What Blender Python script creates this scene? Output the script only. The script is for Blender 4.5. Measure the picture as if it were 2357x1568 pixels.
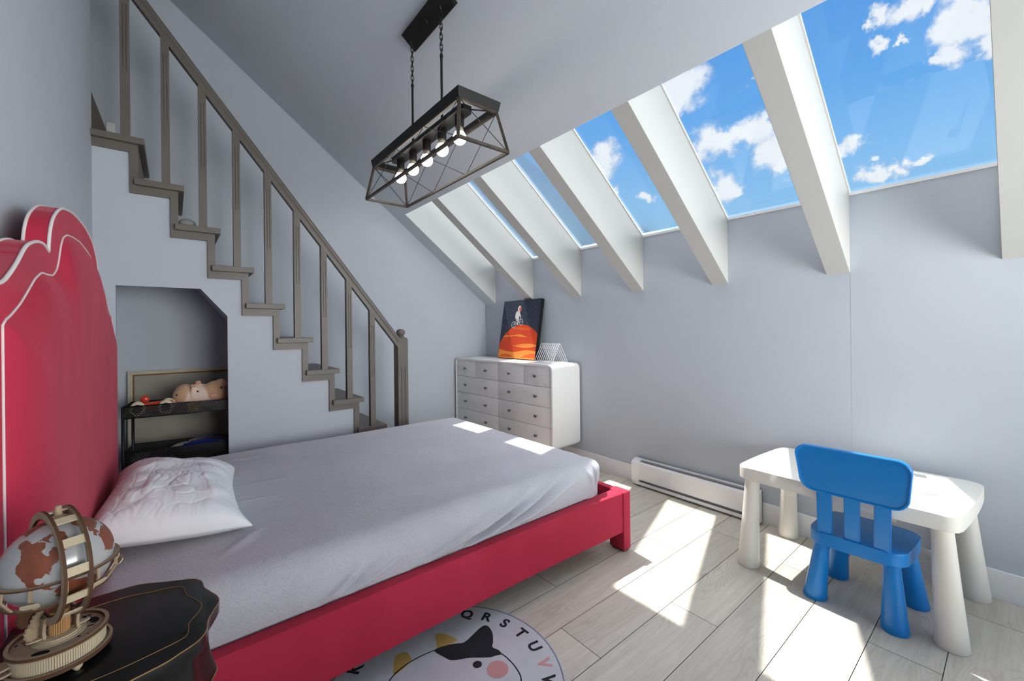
import bpy, bmesh, math, random
from mathutils import Vector, Matrix, noise
random.seed(7)
PI = math.pi
sc = bpy.context.scene
for o in list(bpy.data.objects): bpy.data.objects.remove(o)
COL = sc.collection

# ------------------------------------------------------------------ camera
cd = bpy.data.cameras.new('camera'); cam = bpy.data.objects.new('camera', cd); COL.objects.link(cam)
YAW, ROLL = math.radians(39.141), math.radians(-.607)
def cam_axes():
    f = Vector((math.sin(YAW), math.cos(YAW), 0)); r = Vector((math.cos(YAW), -math.sin(YAW), 0)); u = Vector((0, 0, 1))
    c, s = math.cos(ROLL), math.sin(ROLL)
    return c*r + s*u, -s*r + c*u, f
CR, CU, CF = cam_axes()
m = Matrix.Identity(4)
for i in range(3): m[i][0] = CR[i]; m[i][1] = CU[i]; m[i][2] = -CF[i]
m.translation = Vector((0, 0, 1.15))
cam.matrix_world = m
cd.sensor_width = 36; cd.sensor_fit = 'HORIZONTAL'; cd.lens = 958.2/2357*36
cd.shift_y = -(784-757.3)/2357; cd.clip_start = .01
sc.camera = cam

# ------------------------------------------------------------------ view
sc.view_settings.view_transform = 'Standard'; sc.view_settings.look = 'None'
sc.view_settings.gamma = 1; sc.view_settings.use_curve_mapping = False
sc.view_settings.exposure = 0.22

# ------------------------------------------------------------------ node helpers
def s2l(c):
    return tuple(((v/255)/12.92 if v/255 <= .04045 else ((v/255+.055)/1.055)**2.4) for v in c)
class NT:
    def __init__(s, tree): s.t = tree; s.n = tree.nodes; s.l = tree.links
    def node(s, typ, ins=None, **kw):
        n = s.n.new(typ)
        for k, v in kw.items(): setattr(n, k, v)
        for k, v in (ins or {}).items():
            if isinstance(v, bpy.types.NodeSocket): s.l.new(v, n.inputs[k])
            elif v is not None:
                if isinstance(v, (tuple, list)) and len(v) == 3 and n.inputs[k].type == 'RGBA': v = (*v, 1)
                n.inputs[k].default_value = v
        return n
    def math(s, op, a, b=None, c=None, clamp=False):
        n = s.n.new('ShaderNodeMath'); n.operation = op; n.use_clamp = clamp
        for i, v in enumerate((a, b, c)):
            if v is None: continue
            if isinstance(v, bpy.types.NodeSocket): s.l.new(v, n.inputs[i])
            else: n.inputs[i].default_value = v
        return n.outputs[0]
    def vmath(s, op, a, b=None, out=0, scale=None):
        n = s.n.new('ShaderNodeVectorMath'); n.operation = op
        for i, v in enumerate((a, b)):
            if v is None: continue
            if isinstance(v, bpy.types.NodeSocket): s.l.new(v, n.inputs[i])
            else: n.inputs[i].default_value = v
        if scale is not None: n.inputs['Scale'].default_value = scale
        return n.outputs[out]
    def mix(s, f, a, b, mode='MIX'):
        n = s.n.new('ShaderNodeMix'); n.data_type = 'RGBA'; n.blend_type = mode
        for i, v in ((0, f), (6, a), (7, b)):
            if isinstance(v, bpy.types.NodeSocket): s.l.new(v, n.inputs[i])
            else:
                if i and len(v) == 3: v = (*v, 1)
                n.inputs[i].default_value = v
        return n.outputs[2]
    def ramp(s, f, stops):
        n = s.n.new('ShaderNodeValToRGB'); s.l.new(f, n.inputs[0])
        el = n.color_ramp.elements
        while len(el) < len(stops): el.new(.5)
        for e, (p, c) in zip(el, stops): e.position = p; e.color = (*c, 1) if len(c) == 3 else c
        return n.outputs[0]
    def mapr(s, v, a, b, c=0., d=1., smooth=True):
        n = s.n.new('ShaderNodeMapRange'); n.interpolation_type = 'SMOOTHSTEP' if smooth else 'LINEAR'
        s.l.new(v, n.inputs[0])
        for i, x in zip((1, 2, 3, 4), (a, b, c, d)): n.inputs[i].default_value = x
        return n.outputs[0]

# ------------------------------------------------------------------ world: blue sky with cumulus, added unseen fill glow overhead and behind the camera
SUN = Vector((.060, .418, .906)).normalized()
def px_dir(px, py):
    return (CR*((px-1178.5)/958.2) - CU*((py-757.3)/958.2) + CF).normalized()
w = bpy.data.worlds.new('world'); sc.world = w; w.use_nodes = True; w.node_tree.nodes.clear()
N = NT(w.node_tree)
tc = N.node('ShaderNodeTexCoord')
D = N.vmath('NORMALIZE', tc.outputs['Generated'])
sep = N.node('ShaderNodeSeparateXYZ', {0: D})
el = sep.outputs[2]
sky = N.ramp(el, [(0.0, s2l((205, 228, 240))), (.22, s2l((150, 203, 244))), (.42, s2l((104, 172, 238))), (.62, s2l((86, 150, 226)))])
n1 = N.node('ShaderNodeTexNoise', {'Vector': D, 'Scale': 9., 'Detail': 4., 'Roughness': .62}).outputs[0]
n2 = N.node('ShaderNodeTexNoise', {'Vector': D, 'Scale': 26., 'Detail': 6., 'Roughness': .65}).outputs[0]
wn_ = N.node('ShaderNodeTexNoise', {'Vector': D, 'Scale': 14., 'Detail': 6., 'Roughness': .62}).outputs[1]
DW = N.vmath('ADD', D, N.vmath('SCALE', N.vmath('SUBTRACT', wn_, (.5, .5, .5)), None, scale=.11))
nn = N.math('ADD', N.math('MULTIPLY', N.math('SUBTRACT', n1, .5), 2.0), N.math('MULTIPLY', N.math('SUBTRACT', n2, .5), 1.5))
clouds = [(1572, 205, 62), (1550, 240, 45), (1628, 325, 55), (1662, 318, 42), (1722, 298, 44), (1748, 290, 30), (1768, 350, 60), (1800, 372, 45),
          (1668, 432, 48), (1700, 440, 26), (1490, 452, 24), (1392, 368, 44), (1425, 440, 14), (1722, 182, 16), (1962, 330, 44), (1935, 350, 38), (2022, 332, 12), (2108, 362, 36),
          (2135, 350, 26), (2068, 385, 30), (2028, 402, 42), (2085, 398, 30), (2028, 368, 14), (2080, 20, 62), (2130, 10, 46), (2020, 40, 36),
          (2230, 60, 82), (2262, 110, 56), (2185, 130, 52), (2150, 140, 22), (2030, 108, 30), (2083, 92, 16), (2250, 10, 70), (1995, 70, 26)]
acc = None
for (cx, cy, r) in clouds:
    c = px_dir(cx, cy); c2 = px_dir(cx+r, cy)
    rad = (c-c2).length
    d = N.vmath('DISTANCE', DW, tuple(c), out=1)
    v = N.math('SUBTRACT', 1.0, N.math('DIVIDE', d, rad*1.08))
    acc = v if acc is None else N.math('SMOOTH_MAX', acc, v, .25)
# noise that varies the added overhead glow
n3 = N.node('ShaderNodeTexNoise', {'Vector': D, 'Scale': 3.2, 'Detail': 6., 'Roughness': .6}).outputs[0]
dens = N.mapr(N.math('ADD', acc, N.math('MULTIPLY', nn, .5)), .02, .55)
shade = N.mapr(N.math('ADD', acc, N.math('MULTIPLY', n2, .8)), .3, 1.0)
ccol = N.mix(shade, s2l((190, 206, 232)), s2l((250, 252, 255)))
sky = N.vmath('SCALE', sky, None, scale=.87)
ccol = N.vmath('SCALE', ccol, None, scale=.86)
col = N.mix(N.math('MULTIPLY', dens, .93), sky, ccol)
# unseen brightness added high overhead and round the sun to light the room
top_fill = N.math('MULTIPLY', N.mapr(el, .66, .86), N.mapr(n3, .25, .65, .75, 1.0))
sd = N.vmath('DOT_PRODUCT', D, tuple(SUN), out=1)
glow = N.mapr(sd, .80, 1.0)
FILL_HI = 2.5; FILL_LOW = 12.5
hz = N.math('ADD', N.math('MULTIPLY', top_fill, FILL_HI), N.math('MULTIPLY', glow, 2.5))
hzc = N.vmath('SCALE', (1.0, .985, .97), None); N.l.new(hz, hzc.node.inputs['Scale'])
# unseen low glow added behind the camera, fill light for the window there
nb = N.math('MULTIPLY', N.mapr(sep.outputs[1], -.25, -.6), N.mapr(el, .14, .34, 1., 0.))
hzb = N.vmath('SCALE', (1.0, .985, .96), None); N.l.new(N.math('MULTIPLY', nb, FILL_LOW), hzb.node.inputs['Scale'])
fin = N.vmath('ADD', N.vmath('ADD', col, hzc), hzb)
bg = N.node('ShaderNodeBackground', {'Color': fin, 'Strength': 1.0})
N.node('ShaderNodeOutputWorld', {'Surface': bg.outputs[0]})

# ------------------------------------------------------------------ sun
sl = bpy.data.lights.new('sun', 'SUN'); sl.energy = 7.2; sl.angle = .012; sl.color = (1, .975, .93)
so = bpy.data.objects.new('sun', sl); COL.objects.link(so)
so.rotation_euler = SUN.to_track_quat('Z', 'Y').to_euler(); so.location = SUN*8

# ------------------------------------------------------------------ materials
MATS = {}
def new_mat(name):
    mt = bpy.data.materials.new(name); mt.use_nodes = True; mt.node_tree.nodes.clear(); return mt, NT(mt.node_tree)
def out(N, sh): N.node('ShaderNodeOutputMaterial', {'Surface': sh})
def mat(name, col, rough=.6, spec=.5, metal=0, bump=None, var=0, varscale=6, coat=0, sheen=0, emit=None, scale_vec=None, sss=0):
    """plain material: colour with slight noise variation and optional noise bump (scale, strength, detail)"""
    if name in MATS: return MATS[name]
    mt, N = new_mat(name)
    tc = N.node('ShaderNodeTexCoord').outputs['Object']
    if scale_vec: tc = N.vmath('MULTIPLY', tc, scale_vec)
    c = (*s2l(col), 1)
    ins = {'Roughness': rough, 'Metallic': metal, 'Specular IOR Level': spec, 'Coat Weight': coat, 'Sheen Weight': sheen, 'Base Color': c}
    if var:
        nz = N.node('ShaderNodeTexNoise', {'Vector': tc, 'Scale': varscale, 'Detail': 4.}).outputs[0]
        f = N.mapr(nz, .3, .7)
        ins['Base Color'] = N.mix(f, tuple(v*(1-var) for v in c[:3]), tuple(min(1, v*(1+var)) for v in c[:3]))
    if bump:
        nz = N.node('ShaderNodeTexNoise', {'Vector': tc, 'Scale': bump[0], 'Detail': bump[2] if len(bump) > 2 else 3.}).outputs[0]
        ins['Normal'] = N.node('ShaderNodeBump', {'Height': nz, 'Strength': bump[1], 'Distance': .01}).outputs[0]
    if emit: ins['Emission Color'] = (*emit[0], 1); ins['Emission Strength'] = emit[1]
    b = N.node('ShaderNodeBsdfPrincipled', ins); out(N, b.outputs[0])
    MATS[name] = mt; return mt

wall_m = mat('wall_paint', (184, 189, 197), .75, .25, bump=(90, .05), var=.025, varscale=1.2)
ceil_m = mat('ceiling_paint', (204, 209, 216), .85, .2, bump=(70, .06), var=.02, varscale=1)
white_m = mat('white_paint', (188, 188, 184), .6, .35, bump=(60, .04), var=.015, varscale=2)
trimw_m = mat('white_gloss_trim', (232, 232, 232), .4, .4, var=.02, varscale=5)
stair_m = mat('taupe_stair_paint', (102, 95, 88), .42, .4, bump=(120, .04), var=.06, varscale=5)
black_m = mat('black_metal', (24, 23, 22), .45, .4, var=.1, varscale=20)
bronze_m = mat('weathered_wood_metal', (66, 58, 48), .5, .4, bump=(60, .1), var=.3, varscale=30)
dark_m = mat('dark_gap', (30, 28, 27), .9, .1)

def fleece():
    mt, N = new_mat('grey_fleece'); tc = N.node('ShaderNodeTexCoord').outputs['Object']
    a = N.node('ShaderNodeTexNoise', {'Vector': tc, 'Scale': 190., 'Detail': 4.}).outputs[0]
    b = N.node('ShaderNodeTexNoise', {'Vector': tc, 'Scale': 45., 'Detail': 4.}).outputs[0]
    g = N.node('ShaderNodeTexNoise', {'Vector': tc, 'Scale': 3., 'Detail': 4.}).outputs[0]
    col = N.mix(N.mapr(g, .35, .65), s2l((174, 173, 179)), s2l((183, 182, 187)))
    col = N.mix(N.math('MULTIPLY', N.mapr(a, .35, .65), .25), col, s2l((200, 198, 203)))
    h = N.math('ADD', N.math('MULTIPLY', a, .5), N.math('MULTIPLY', b, .6))
    bp = N.node('ShaderNodeBump', {'Height': h, 'Strength': .6, 'Distance': .006}).outputs[0]
    out(N, N.node('ShaderNodeBsdfPrincipled', {'Base Color': col, 'Roughness': .95, 'Specular IOR Level': .1, 'Sheen Weight': .35, 'Normal': bp}).outputs[0])
    return mt
fleece_m = fleece()
def velvet():
    mt, N = new_mat('raspberry_velvet'); tc = N.node('ShaderNodeTexCoord').outputs['Object']
    a = N.node('ShaderNodeTexNoise', {'Vector': tc, 'Scale': 300., 'Detail': 2.}).outputs[0]
    g = N.node('ShaderNodeTexNoise', {'Vector': N.vmath('MULTIPLY', tc, (1, 1.6, .8)), 'Scale': 3., 'Detail': 5.}).outputs[0]
    col = N.mix(N.mapr(g, .3, .7), s2l((166, 38, 60)), s2l((180, 46, 70)))
    bp = N.node('ShaderNodeBump', {'Height': a, 'Strength': .15, 'Distance': .003}).outputs[0]
    out(N, N.node('ShaderNodeBsdfPrincipled', {'Base Color': col, 'Roughness': .8, 'Specular IOR Level': .2, 'Sheen Weight': .22, 'Sheen Roughness': .4, 'Sheen Tint': (.9, .35, .42, 1), 'Normal': bp}).outputs[0])
    return mt
velvet_m = velvet()
pipe_m = mat('white_piping_cord', (214, 206, 204), .7, .2)
cotton_m = mat('white_cotton', (228, 229, 230), .85, .15, bump=(9, .3, 5), var=.01)
blue_m = mat('blue_plastic', (0, 126, 206), .3, .5, bump=(220, .03))
tabw_m = mat('white_plastic', (232, 229, 220), .4, .45, bump=(200, .02), var=.01)
dresw_m = mat('white_lacquer', (232, 231, 229), .35, .5)
chrome_m = mat('brushed_nickel', (150, 148, 145), .3, .5, metal=1)
wire_m = mat('white_wire', (238, 238, 238), .4, .4)
def marble():
    mt, N = new_mat('marble_veneer'); tc = N.node('ShaderNodeTexCoord').outputs['Object']
    rot = N.node('ShaderNodeMapping', {'Vector': tc, 'Rotation': (math.radians(-22), 0, 0)}).outputs[0]
    st = N.vmath('MULTIPLY', rot, (1, 1.0, 4.5))
    nz = N.node('ShaderNodeTexNoise', {'Vector': st, 'Scale': 2.6, 'Detail': 6., 'Roughness': .6, 'Distortion': 1.2}).outputs[0]
    v = N.mapr(N.math('ABSOLUTE', N.math('SUBTRACT', nz, .5)), 0., .022, 1., 0.)
    m2 = N.node('ShaderNodeTexNoise', {'Vector': tc, 'Scale': 5., 'Detail': 3.}).outputs[0]
    v = N.math('MULTIPLY', v, N.mapr(m2, .42, .62, 0., .8))
    col = N.mix(v, s2l((222, 221, 220)), s2l((196, 196, 198)))
    out(N, N.node('ShaderNodeBsdfPrincipled', {'Base Color': col, 'Roughness': .42, 'Specular IOR Level': .4}).outputs[0])
    return mt
marble_m = marble()
def floor_mat():
    mt, N = new_mat('grey_oak_laminate')
    tc = N.node('ShaderNodeTexCoord').outputs['Object']
    at = N.node('ShaderNodeAttribute', attribute_name='plank').outputs['Color']
    off = N.vmath('SCALE', at, None, scale=40.)
    p = N.vmath('ADD', tc, off)
    g1 = N.node('ShaderNodeTexNoise', {'Vector': N.vmath('MULTIPLY', p, (1.2, 16, 1)), 'Scale': 2.2, 'Detail': 6., 'Roughness': .6, 'Distortion': .6}).outputs[0]
    g2 = N.node('ShaderNodeTexNoise', {'Vector': N.vmath('MULTIPLY', p, (2.5, 60, 1)), 'Scale': 4., 'Detail': 3.}).outputs[0]
    big = N.node('ShaderNodeTexNoise', {'Vector': N.vmath('MULTIPLY', p, (1, 4, 1)), 'Scale': 1.6, 'Detail': 3.}).outputs[0]
    # cathedral figure: contour lines of a soft field
    f = N.node('ShaderNodeTexNoise', {'Vector': N.vmath('MULTIPLY', p, (1.0, 5.5, 1)), 'Scale': 1.7, 'Detail': 1.5}).outputs[0]
    ring = N.math('SINE', N.math('MULTIPLY', f, 150.))
    ringm = N.math('MULTIPLY', N.mapr(ring, .2, 1.0), N.mapr(big, .45, .65))
    vor = N.node('ShaderNodeTexVoronoi', {'Vector': N.vmath('MULTIPLY', p, (1.3, 3.6, 1)), 'Scale': 1.5, 'Randomness': 1.}).outputs['Distance']
    knot = N.mapr(vor, .03, .11, 1., 0.)
    c = N.mix(N.mapr(g1, .3, .7), s2l((192, 184, 170)), s2l((211, 204, 190)))
    c = N.mix(N.math('MULTIPLY', N.mapr(big, .3, .7), .5), c, s2l((199, 190, 176)))
    c = N.mix(N.math('MULTIPLY', ringm, .28), c, s2l((140, 133, 124)))
    c = N.mix(N.math('MULTIPLY', N.mapr(g2, .45, .75), .3), c, s2l((168, 160, 148)))
    c = N.mix(N.math('MULTIPLY', knot, .6), c, s2l((112, 104, 95)))
    sp = N.node('ShaderNodeSeparateColor', {0: at})
    c = N.mix(1., c, N.mix(sp.outputs[1], (.91, .91, .91), (1.05, 1.045, 1.04)), 'MULTIPLY')
    bp = N.node('ShaderNodeBump', {'Height': g2, 'Strength': .08, 'Distance': .003}).outputs[0]
    out(N, N.node('ShaderNodeBsdfPrincipled', {'Base Color': c, 'Roughness': .42, 'Specular IOR Level': .35, 'Normal': bp}).outputs[0])
    return mt
floor_m = floor_mat()
def glass_mat():
    mt, N = new_mat('clear_glass')
    fr = N.node('ShaderNodeFresnel', {'IOR': 1.35}).outputs[0]
    t = N.node('ShaderNodeBsdfTransparent', {'Color': (.97, .985, .99)}).outputs[0]
    g = N.node('ShaderNodeBsdfGlossy', {'Roughness': .02}).outputs[0]
    mx = N.node('ShaderNodeMixShader', {0: N.math('MULTIPLY', fr, .6), 1: t, 2: g}).outputs[0]
    out(N, mx); return mt
glass_m = glass_mat()
def mesh_mat():
    mt, N = new_mat('perforated_black_metal')
    uv = N.node('ShaderNodeUVMap').outputs[0]
    br = N.node('ShaderNodeTexBrick', {'Vector': uv, 'Scale': 1., 'Mortar Size': .0032, 'Brick Width': .0155, 'Row Height': .0095, 'Mortar Smooth': 0.}, offset=.5)
    hole = N.math('SUBTRACT', 1., br.outputs['Fac'])
    p = N.node('ShaderNodeBsdfPrincipled', {'Base Color': (*s2l((22, 21, 21)), 1), 'Roughness': .45}).outputs[0]
    t = N.node('ShaderNodeBsdfTransparent').outputs[0]
    out(N, N.node('ShaderNodeMixShader', {0: hole, 1: p, 2: t}).outputs[0]); return mt
mesh_m = mesh_mat()

# ------------------------------------------------------------------ mesh helpers
def link(name, bm, mats, parent=None, smooth=False, loc=None, auto=None):
    me = bpy.data.meshes.new(name)
    bmesh.ops.recalc_face_normals(bm, faces=bm.faces[:])
    bm.to_mesh(me); bm.free()
    for mm in (mats if isinstance(mats, (list, tuple)) else [mats]): me.materials.append(mm)
    if smooth or auto:
        for p in me.polygons: p.use_smooth = True
        if auto:
            try: me.set_sharp_from_angle(angle=math.radians(auto))
            except Exception: pass
    o = bpy.data.objects.new(name, me); COL.objects.link(o)
    if parent is not None: o.parent = parent
    if loc: o.location = loc
    return o
def empty(name, loc=(0, 0, 0), rz=0, label=None, cat=None, group=None):
    o = bpy.data.objects.new(name, None); COL.objects.link(o); o.location = loc; o.rotation_euler = (0, 0, rz); o.empty_display_size = .05
    if label: tag(o, label, cat, group)
    return o
def tag(o, label=None, cat=None, group=None, kind=None):
    if label: o['label'] = label
    if cat: o['category'] = cat
    if group: o['group'] = group
    if kind: o['kind'] = kind
    return o
def struct(o): o['kind'] = 'structure'; return o
def box(bm, x0, x1, y0, y1, z0, z1, mi=0, bev=0):
    vs = [bm.verts.new((x, y, z)) for x in (x0, x1) for y in (y0, y1) for z in (z0, z1)]
    fs = []
    for q in ((0, 1, 3, 2), (4, 6, 7, 5), (0, 4, 5, 1), (2, 3, 7, 6), (0, 2, 6, 4), (1, 5, 7, 3)):
        f = bm.faces.new([vs[i] for i in q]); f.material_index = mi; fs.append(f)
    if bev:
        es = list({e for f in fs for e in f.edges})
        r = bmesh.ops.bevel(bm, geom=es, offset=bev, segments=2, profile=.6, affect='EDGES')
        for f in r['faces']: f.material_index = mi
    return vs
def prism(bm, pts, axis, a, b, mi=0, bev=0, seg=2):
    """pts: 2D outline in the plane perpendicular to axis (order of remaining axes x,y,z)"""
    def P(p, t):
        if axis == 'x': return (t, p[0], p[1])
        if axis == 'y': return (p[0], t, p[1])
        return (p[0], p[1], t)
    va = [bm.verts.new(P(p, a)) for p in pts]; vb = [bm.verts.new(P(p, b)) for p in pts]
    fa = bm.faces.new(va); fb = bm.faces.new(vb[::-1]); fs = [fa, fb]
    n = len(pts)
    for i in range(n):
        f = bm.faces.new((va[i], vb[i], vb[(i+1) % n], va[(i+1) % n])); fs.append(f)
    for f in fs: f.material_index = mi
    if bev:
        es = list(fa.edges)+list(fb.edges)
        r = bmesh.ops.bevel(bm, geom=es, offset=bev, segments=seg, profile=.6, affect='EDGES')
        for f in r['faces']: f.material_index = mi
    return va, vb
def tube(bm, pts, r, n=8, closed=False, mi=0, cap=True, up=None):
    pts = [Vector(p) for p in pts]; m_ = len(pts); rings = []
    rr = r if isinstance(r, (list, tuple)) else [r]*m_
    prev = None
    for i, p in enumerate(pts):
        if closed: t = (pts[(i+1) % m_]-pts[i-1])
        else: t = pts[min(i+1, m_-1)]-pts[max(i-1, 0)]
        t.normalize()
        if prev is None:
            a = Vector(up) if up else (Vector((0, 0, 1)) if abs(t.z) < .9 else Vector((1, 0, 0)))
            prev = a
        s = t.cross(prev)
        if s.length < 1e-6: s = t.orthogonal()
        s.normalize(); u = s.cross(t).normalized(); prev = u
        rings.append([bm.verts.new(p+(s*math.cos(2*PI*k/n)+u*math.sin(2*PI*k/n))*rr[i]) for k in range(n)])
    for i in range(m_ if closed else m_-1):
        A, B = rings[i], rings[(i+1) % m_]
        for k in range(n):
            f = bm.faces.new((A[k], A[(k+1) % n], B[(k+1) % n], B[k])); f.material_index = mi; f.smooth = True
    if cap and not closed:
        bm.faces.new(rings[0][::-1]).material_index = mi; bm.faces.new(rings[-1]).material_index = mi
def bar(bm, a, b, wd, ht, mi=0, up=(0, 0, 1)):
    a, b = Vector(a), Vector(b); t = (b-a).normalized(); s = t.cross(Vector(up))
    if s.length < 1e-5: s = t.cross(Vector((1, 0, 0)))
    s.normalize(); u = s.cross(t)
    vs = [bm.verts.new(p+s*wd/2*i+u*ht/2*j) for p in (a, b) for i, j in ((-1, -1), (1, -1), (1, 1), (-1, 1))]
    for q in ((0, 1, 2, 3), (7, 6, 5, 4), (0, 4, 5, 1), (1, 5, 6, 2), (2, 6, 7, 3), (3, 7, 4, 0)):
        bm.faces.new([vs[i] for i in q]).material_index = mi
def lathe(bm, prof, n=32, c=(0, 0, 0), mi=0, M=None):
    """prof: list of (r,z)"""
    rings = []
    for r, z in prof:
        if r < 1e-6: rings.append([bm.verts.new((c[0], c[1], c[2]+z))])
        else: rings.append([bm.verts.new((c[0]+r*math.cos(2*PI*k/n), c[1]+r*math.sin(2*PI*k/n), c[2]+z)) for k in range(n)])
    for A, B in zip(rings, rings[1:]):
        for k in range(n):
            k2 = (k+1) % n
            if len(A) == 1 and len(B) == 1: continue
            if len(A) == 1: q = (A[0], B[k2], B[k])
            elif len(B) == 1: q = (A[k], A[k2], B[0])
            else: q = (A[k], A[k2], B[k2], B[k])
            f = bm.faces.new(q); f.material_index = mi; f.smooth = True
    if len(rings[0]) > 1: bm.faces.new(rings[0][::-1]).material_index = mi
    if len(rings[-1]) > 1: bm.faces.new(rings[-1]).material_index = mi
    vs = [v for R_ in rings for v in R_]
    if M is not None: bmesh.ops.transform(bm, matrix=M, verts=vs)
    return vs
def ball(bm, c, r, seg=24, rings=14, mi=0, sc_=(1, 1, 1)):
    prof = [(r*math.sin(PI*i/rings), -r*math.cos(PI*i/rings)) for i in range(rings+1)]
    vs = lathe(bm, prof, seg, (0, 0, 0), mi)
    bmesh.ops.transform(bm, matrix=Matrix.Translation(c) @ Matrix.Diagonal((*sc_, 1)), verts=vs)
    return vs
def rrect(x0, x1, y0, y1, r, n=6, bulge=0):
    pts = []
    for cx, cy, a0 in ((x1-r, y1-r, 0), (x0+r, y1-r, 90), (x0+r, y0+r, 180), (x1-r, y0+r, 270)):
        for k in range(n+1):
            a = math.radians(a0+90*k/n); pts.append((cx+r*math.cos(a), cy+r*math.sin(a)))
    if bulge:
        res = []; mx, my = (x0+x1)/2, (y0+y1)/2; hx, hy = (x1-x0)/2, (y1-y0)/2
        m_ = len(pts)
        dense = []
        for i in range(m_):
            a, b = Vector(pts[i]), Vector(pts[(i+1) % m_]); k = max(1, int((b-a).length/.03))
            for j in range(k): dense.append(a.lerp(b, j/k))
        for p in dense:
            u, v = (p.x-mx)/hx, (p.y-my)/hy
            res.append((mx+hx*u*(1+bulge*(1-v*v)/hx), my+hy*v*(1+bulge*(1-u*u)/hy)))
        return res
    return pts
def catmull(pts, k=6, closed=False):
    n = len(pts); res = []
    P = [Vector(p) for p in pts]
    rng = range(n if closed else n-1)
    for i in rng:
        p0 = P[i-1] if (closed or i > 0) else P[0]; p1 = P[i]; p2 = P[(i+1) % n]; p3 = P[(i+2) % n] if (closed or i+2 < n) else P[-1]
        for j in range(k):
            t = j/k
            res.append(.5*((2*p1)+(-p0+p2)*t+(2*p0-5*p1+4*p2-p3)*t*t+(-p0+3*p1-3*p2+p3)*t**3))
    if not closed: res.append(P[-1])
    return res

# ================================================================== ROOM SHELL
XB, YA, XC, YB = 2.674, 3.748, -.33, -1.6      # right wall, rear wall, left wall, wall behind camera
S = .768
def zc(x): return 1.418+S*(XB-x)               # sloped ceiling
GD = .405                                       # vertical depth of the skylight wells
XH = 1.650                                      # header of the skylights
YS = 3.135                                      # face of the wall under the stairs

# floor: planks with real gaps
bm = bmesh.new(); lay = bm.loops.layers.float_color.new('plank')
box(bm, -1.6, XB+.1, YB-.1, YA+.1, -.06, -.003, 1)
joints = {4: 1.145, 5: 2.003, 6: 1.311, 3: 1.607, 2: 2.275, 1: 1.456, 0: 1.948, 7: 2.19, 8: .74, 9: 1.62}
extra = {4: 2.352}
rnd = random.Random(11)
j = -10
while True:
    y0 = .174+.1907*j; y1 = y0+.1907
    if y0 > YA: break
    if y0 > YB-.2:
        base = joints.get(j, rnd.uniform(0, 1.2)); cuts = [base+1.21*k for k in range(-4, 4)]
        cuts = [c for c in cuts if -1.5 < c < XB+.05]; xs = [-1.5]+cuts+[XB+.05]
        for a, b in zip(xs, xs[1:]):
            g = .0011
            ya, yb = max(y0+g, YB-.05), min(y1-g, YA+.05)
            vs = [bm.verts.new(p) for p in ((a+g, ya, 0), (b-g, ya, 0), (b-g, yb, 0), (a+g, yb, 0))]
            f = bm.faces.new(vs); c = (rnd.random(), rnd.random(), rnd.random(), 1)
            for l in f.loops: l[lay] = c
    j += 1
fl = link('floor', bm, [floor_m, dark_m]); struct(fl)

# right wall under the skylights
bm = bmesh.new(); box(bm, XB, XB+.12, YB-.1, YA+.1, -.05, 1.418+GD-.012)
for ys in (2.352, .553):      # board seams, as fine V grooves standing a hair proud
    box(bm, XB-.0006, XB+.001, ys-.0012, ys+.0012, .12, 1.42)
struct(link('wall_right', bm, wall_m))
# rear wall (behind the stairs)
bm = bmesh.new(); prism(bm, [(-1.6, -.05), (XB+.12, -.05), (XB+.12, 1.8), (1.65, 2.62), (-1.6, 5.1)], 'y', YA, YA+.1)
struct(link('wall_rear', bm, wall_m))
# left wall
bm = bmesh.new(); prism(bm, [(YB-.1, -.05), (YS, -.05), (YS, 4.1), (YB-.1, 4.1)], 'x', XC-.1, XC)
struct(link('wall_left', bm, wall_m))
bm = bmesh.new(); box(bm, -1.6, -1.5, YS-.1, YA+.1, -.05, 5.1)
box(bm, -1.6, XC-.1, YS-.1, YS, -.05, 5.1)
struct(link('wall_stairwell', bm, wall_m))
bm = bmesh.new(); WX0, WX1, WZ0, WZ1 = .45, 2.45, .45, 1.95
box(bm, XC-.1, XB+.12, YB-.1, YB, -.05, WZ0); box(bm, XC-.1, XB+.12, YB-.1, YB, WZ1, 4.2); box(bm, XC-.1, WX0, YB-.1, YB, WZ0, WZ1); box(bm, WX1, XB+.12, YB-.1, YB, WZ0, WZ1)
struct(link('wall_front', bm, wall_m))
bm = bmesh.new(); box(bm, WX0, WX1, YB-.06, YB-.054, WZ0, WZ1); wf = link('window_9', bm, glass_m); struct(wf)  # unseen window added behind the camera to let in fill light
bm = bmesh.new()
for a, b, c, d in ((WX0, WX1, WZ0, WZ0+.05), (WX0, WX1, WZ1-.05, WZ1), (WX0, WX0+.05, WZ0, WZ1), (WX1-.05, WX1, WZ0, WZ1), ((WX0+WX1)/2-.02, (WX0+WX1)/2+.02, WZ0, WZ1)): box(bm, a, b, YB-.08, YB-.035, c, d)
link('window_frame', bm, trimw_m, wf)  # frame of the added window
# wall under the stairs with the niche opening
NX0, NX1, NZ = -.243, .2635, 1.412
prof = [(XC, 0), (NX0, 0), (NX0, NZ), (.13, NZ), (NX1, 1.247), (NX1, 0), (1.42, 0)]
def tz(i): return .429+.2254*i
def nose(i): return 1.268-.1731*i
for i in range(-1, 9):
    rx = nose(i)-.030
    prof += [(rx, tz(i-1)-.036 if i > -1 else 0), (rx, tz(i)-.036)]
prof = prof[:6]+[p for p in prof[7:]]
prof += [(XC, tz(8)-.036)]
bm = bmesh.new(); prism(bm, prof, 'y', YS, YS+.04)
struct(link('wall_stairs', bm, wall_m))
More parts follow.
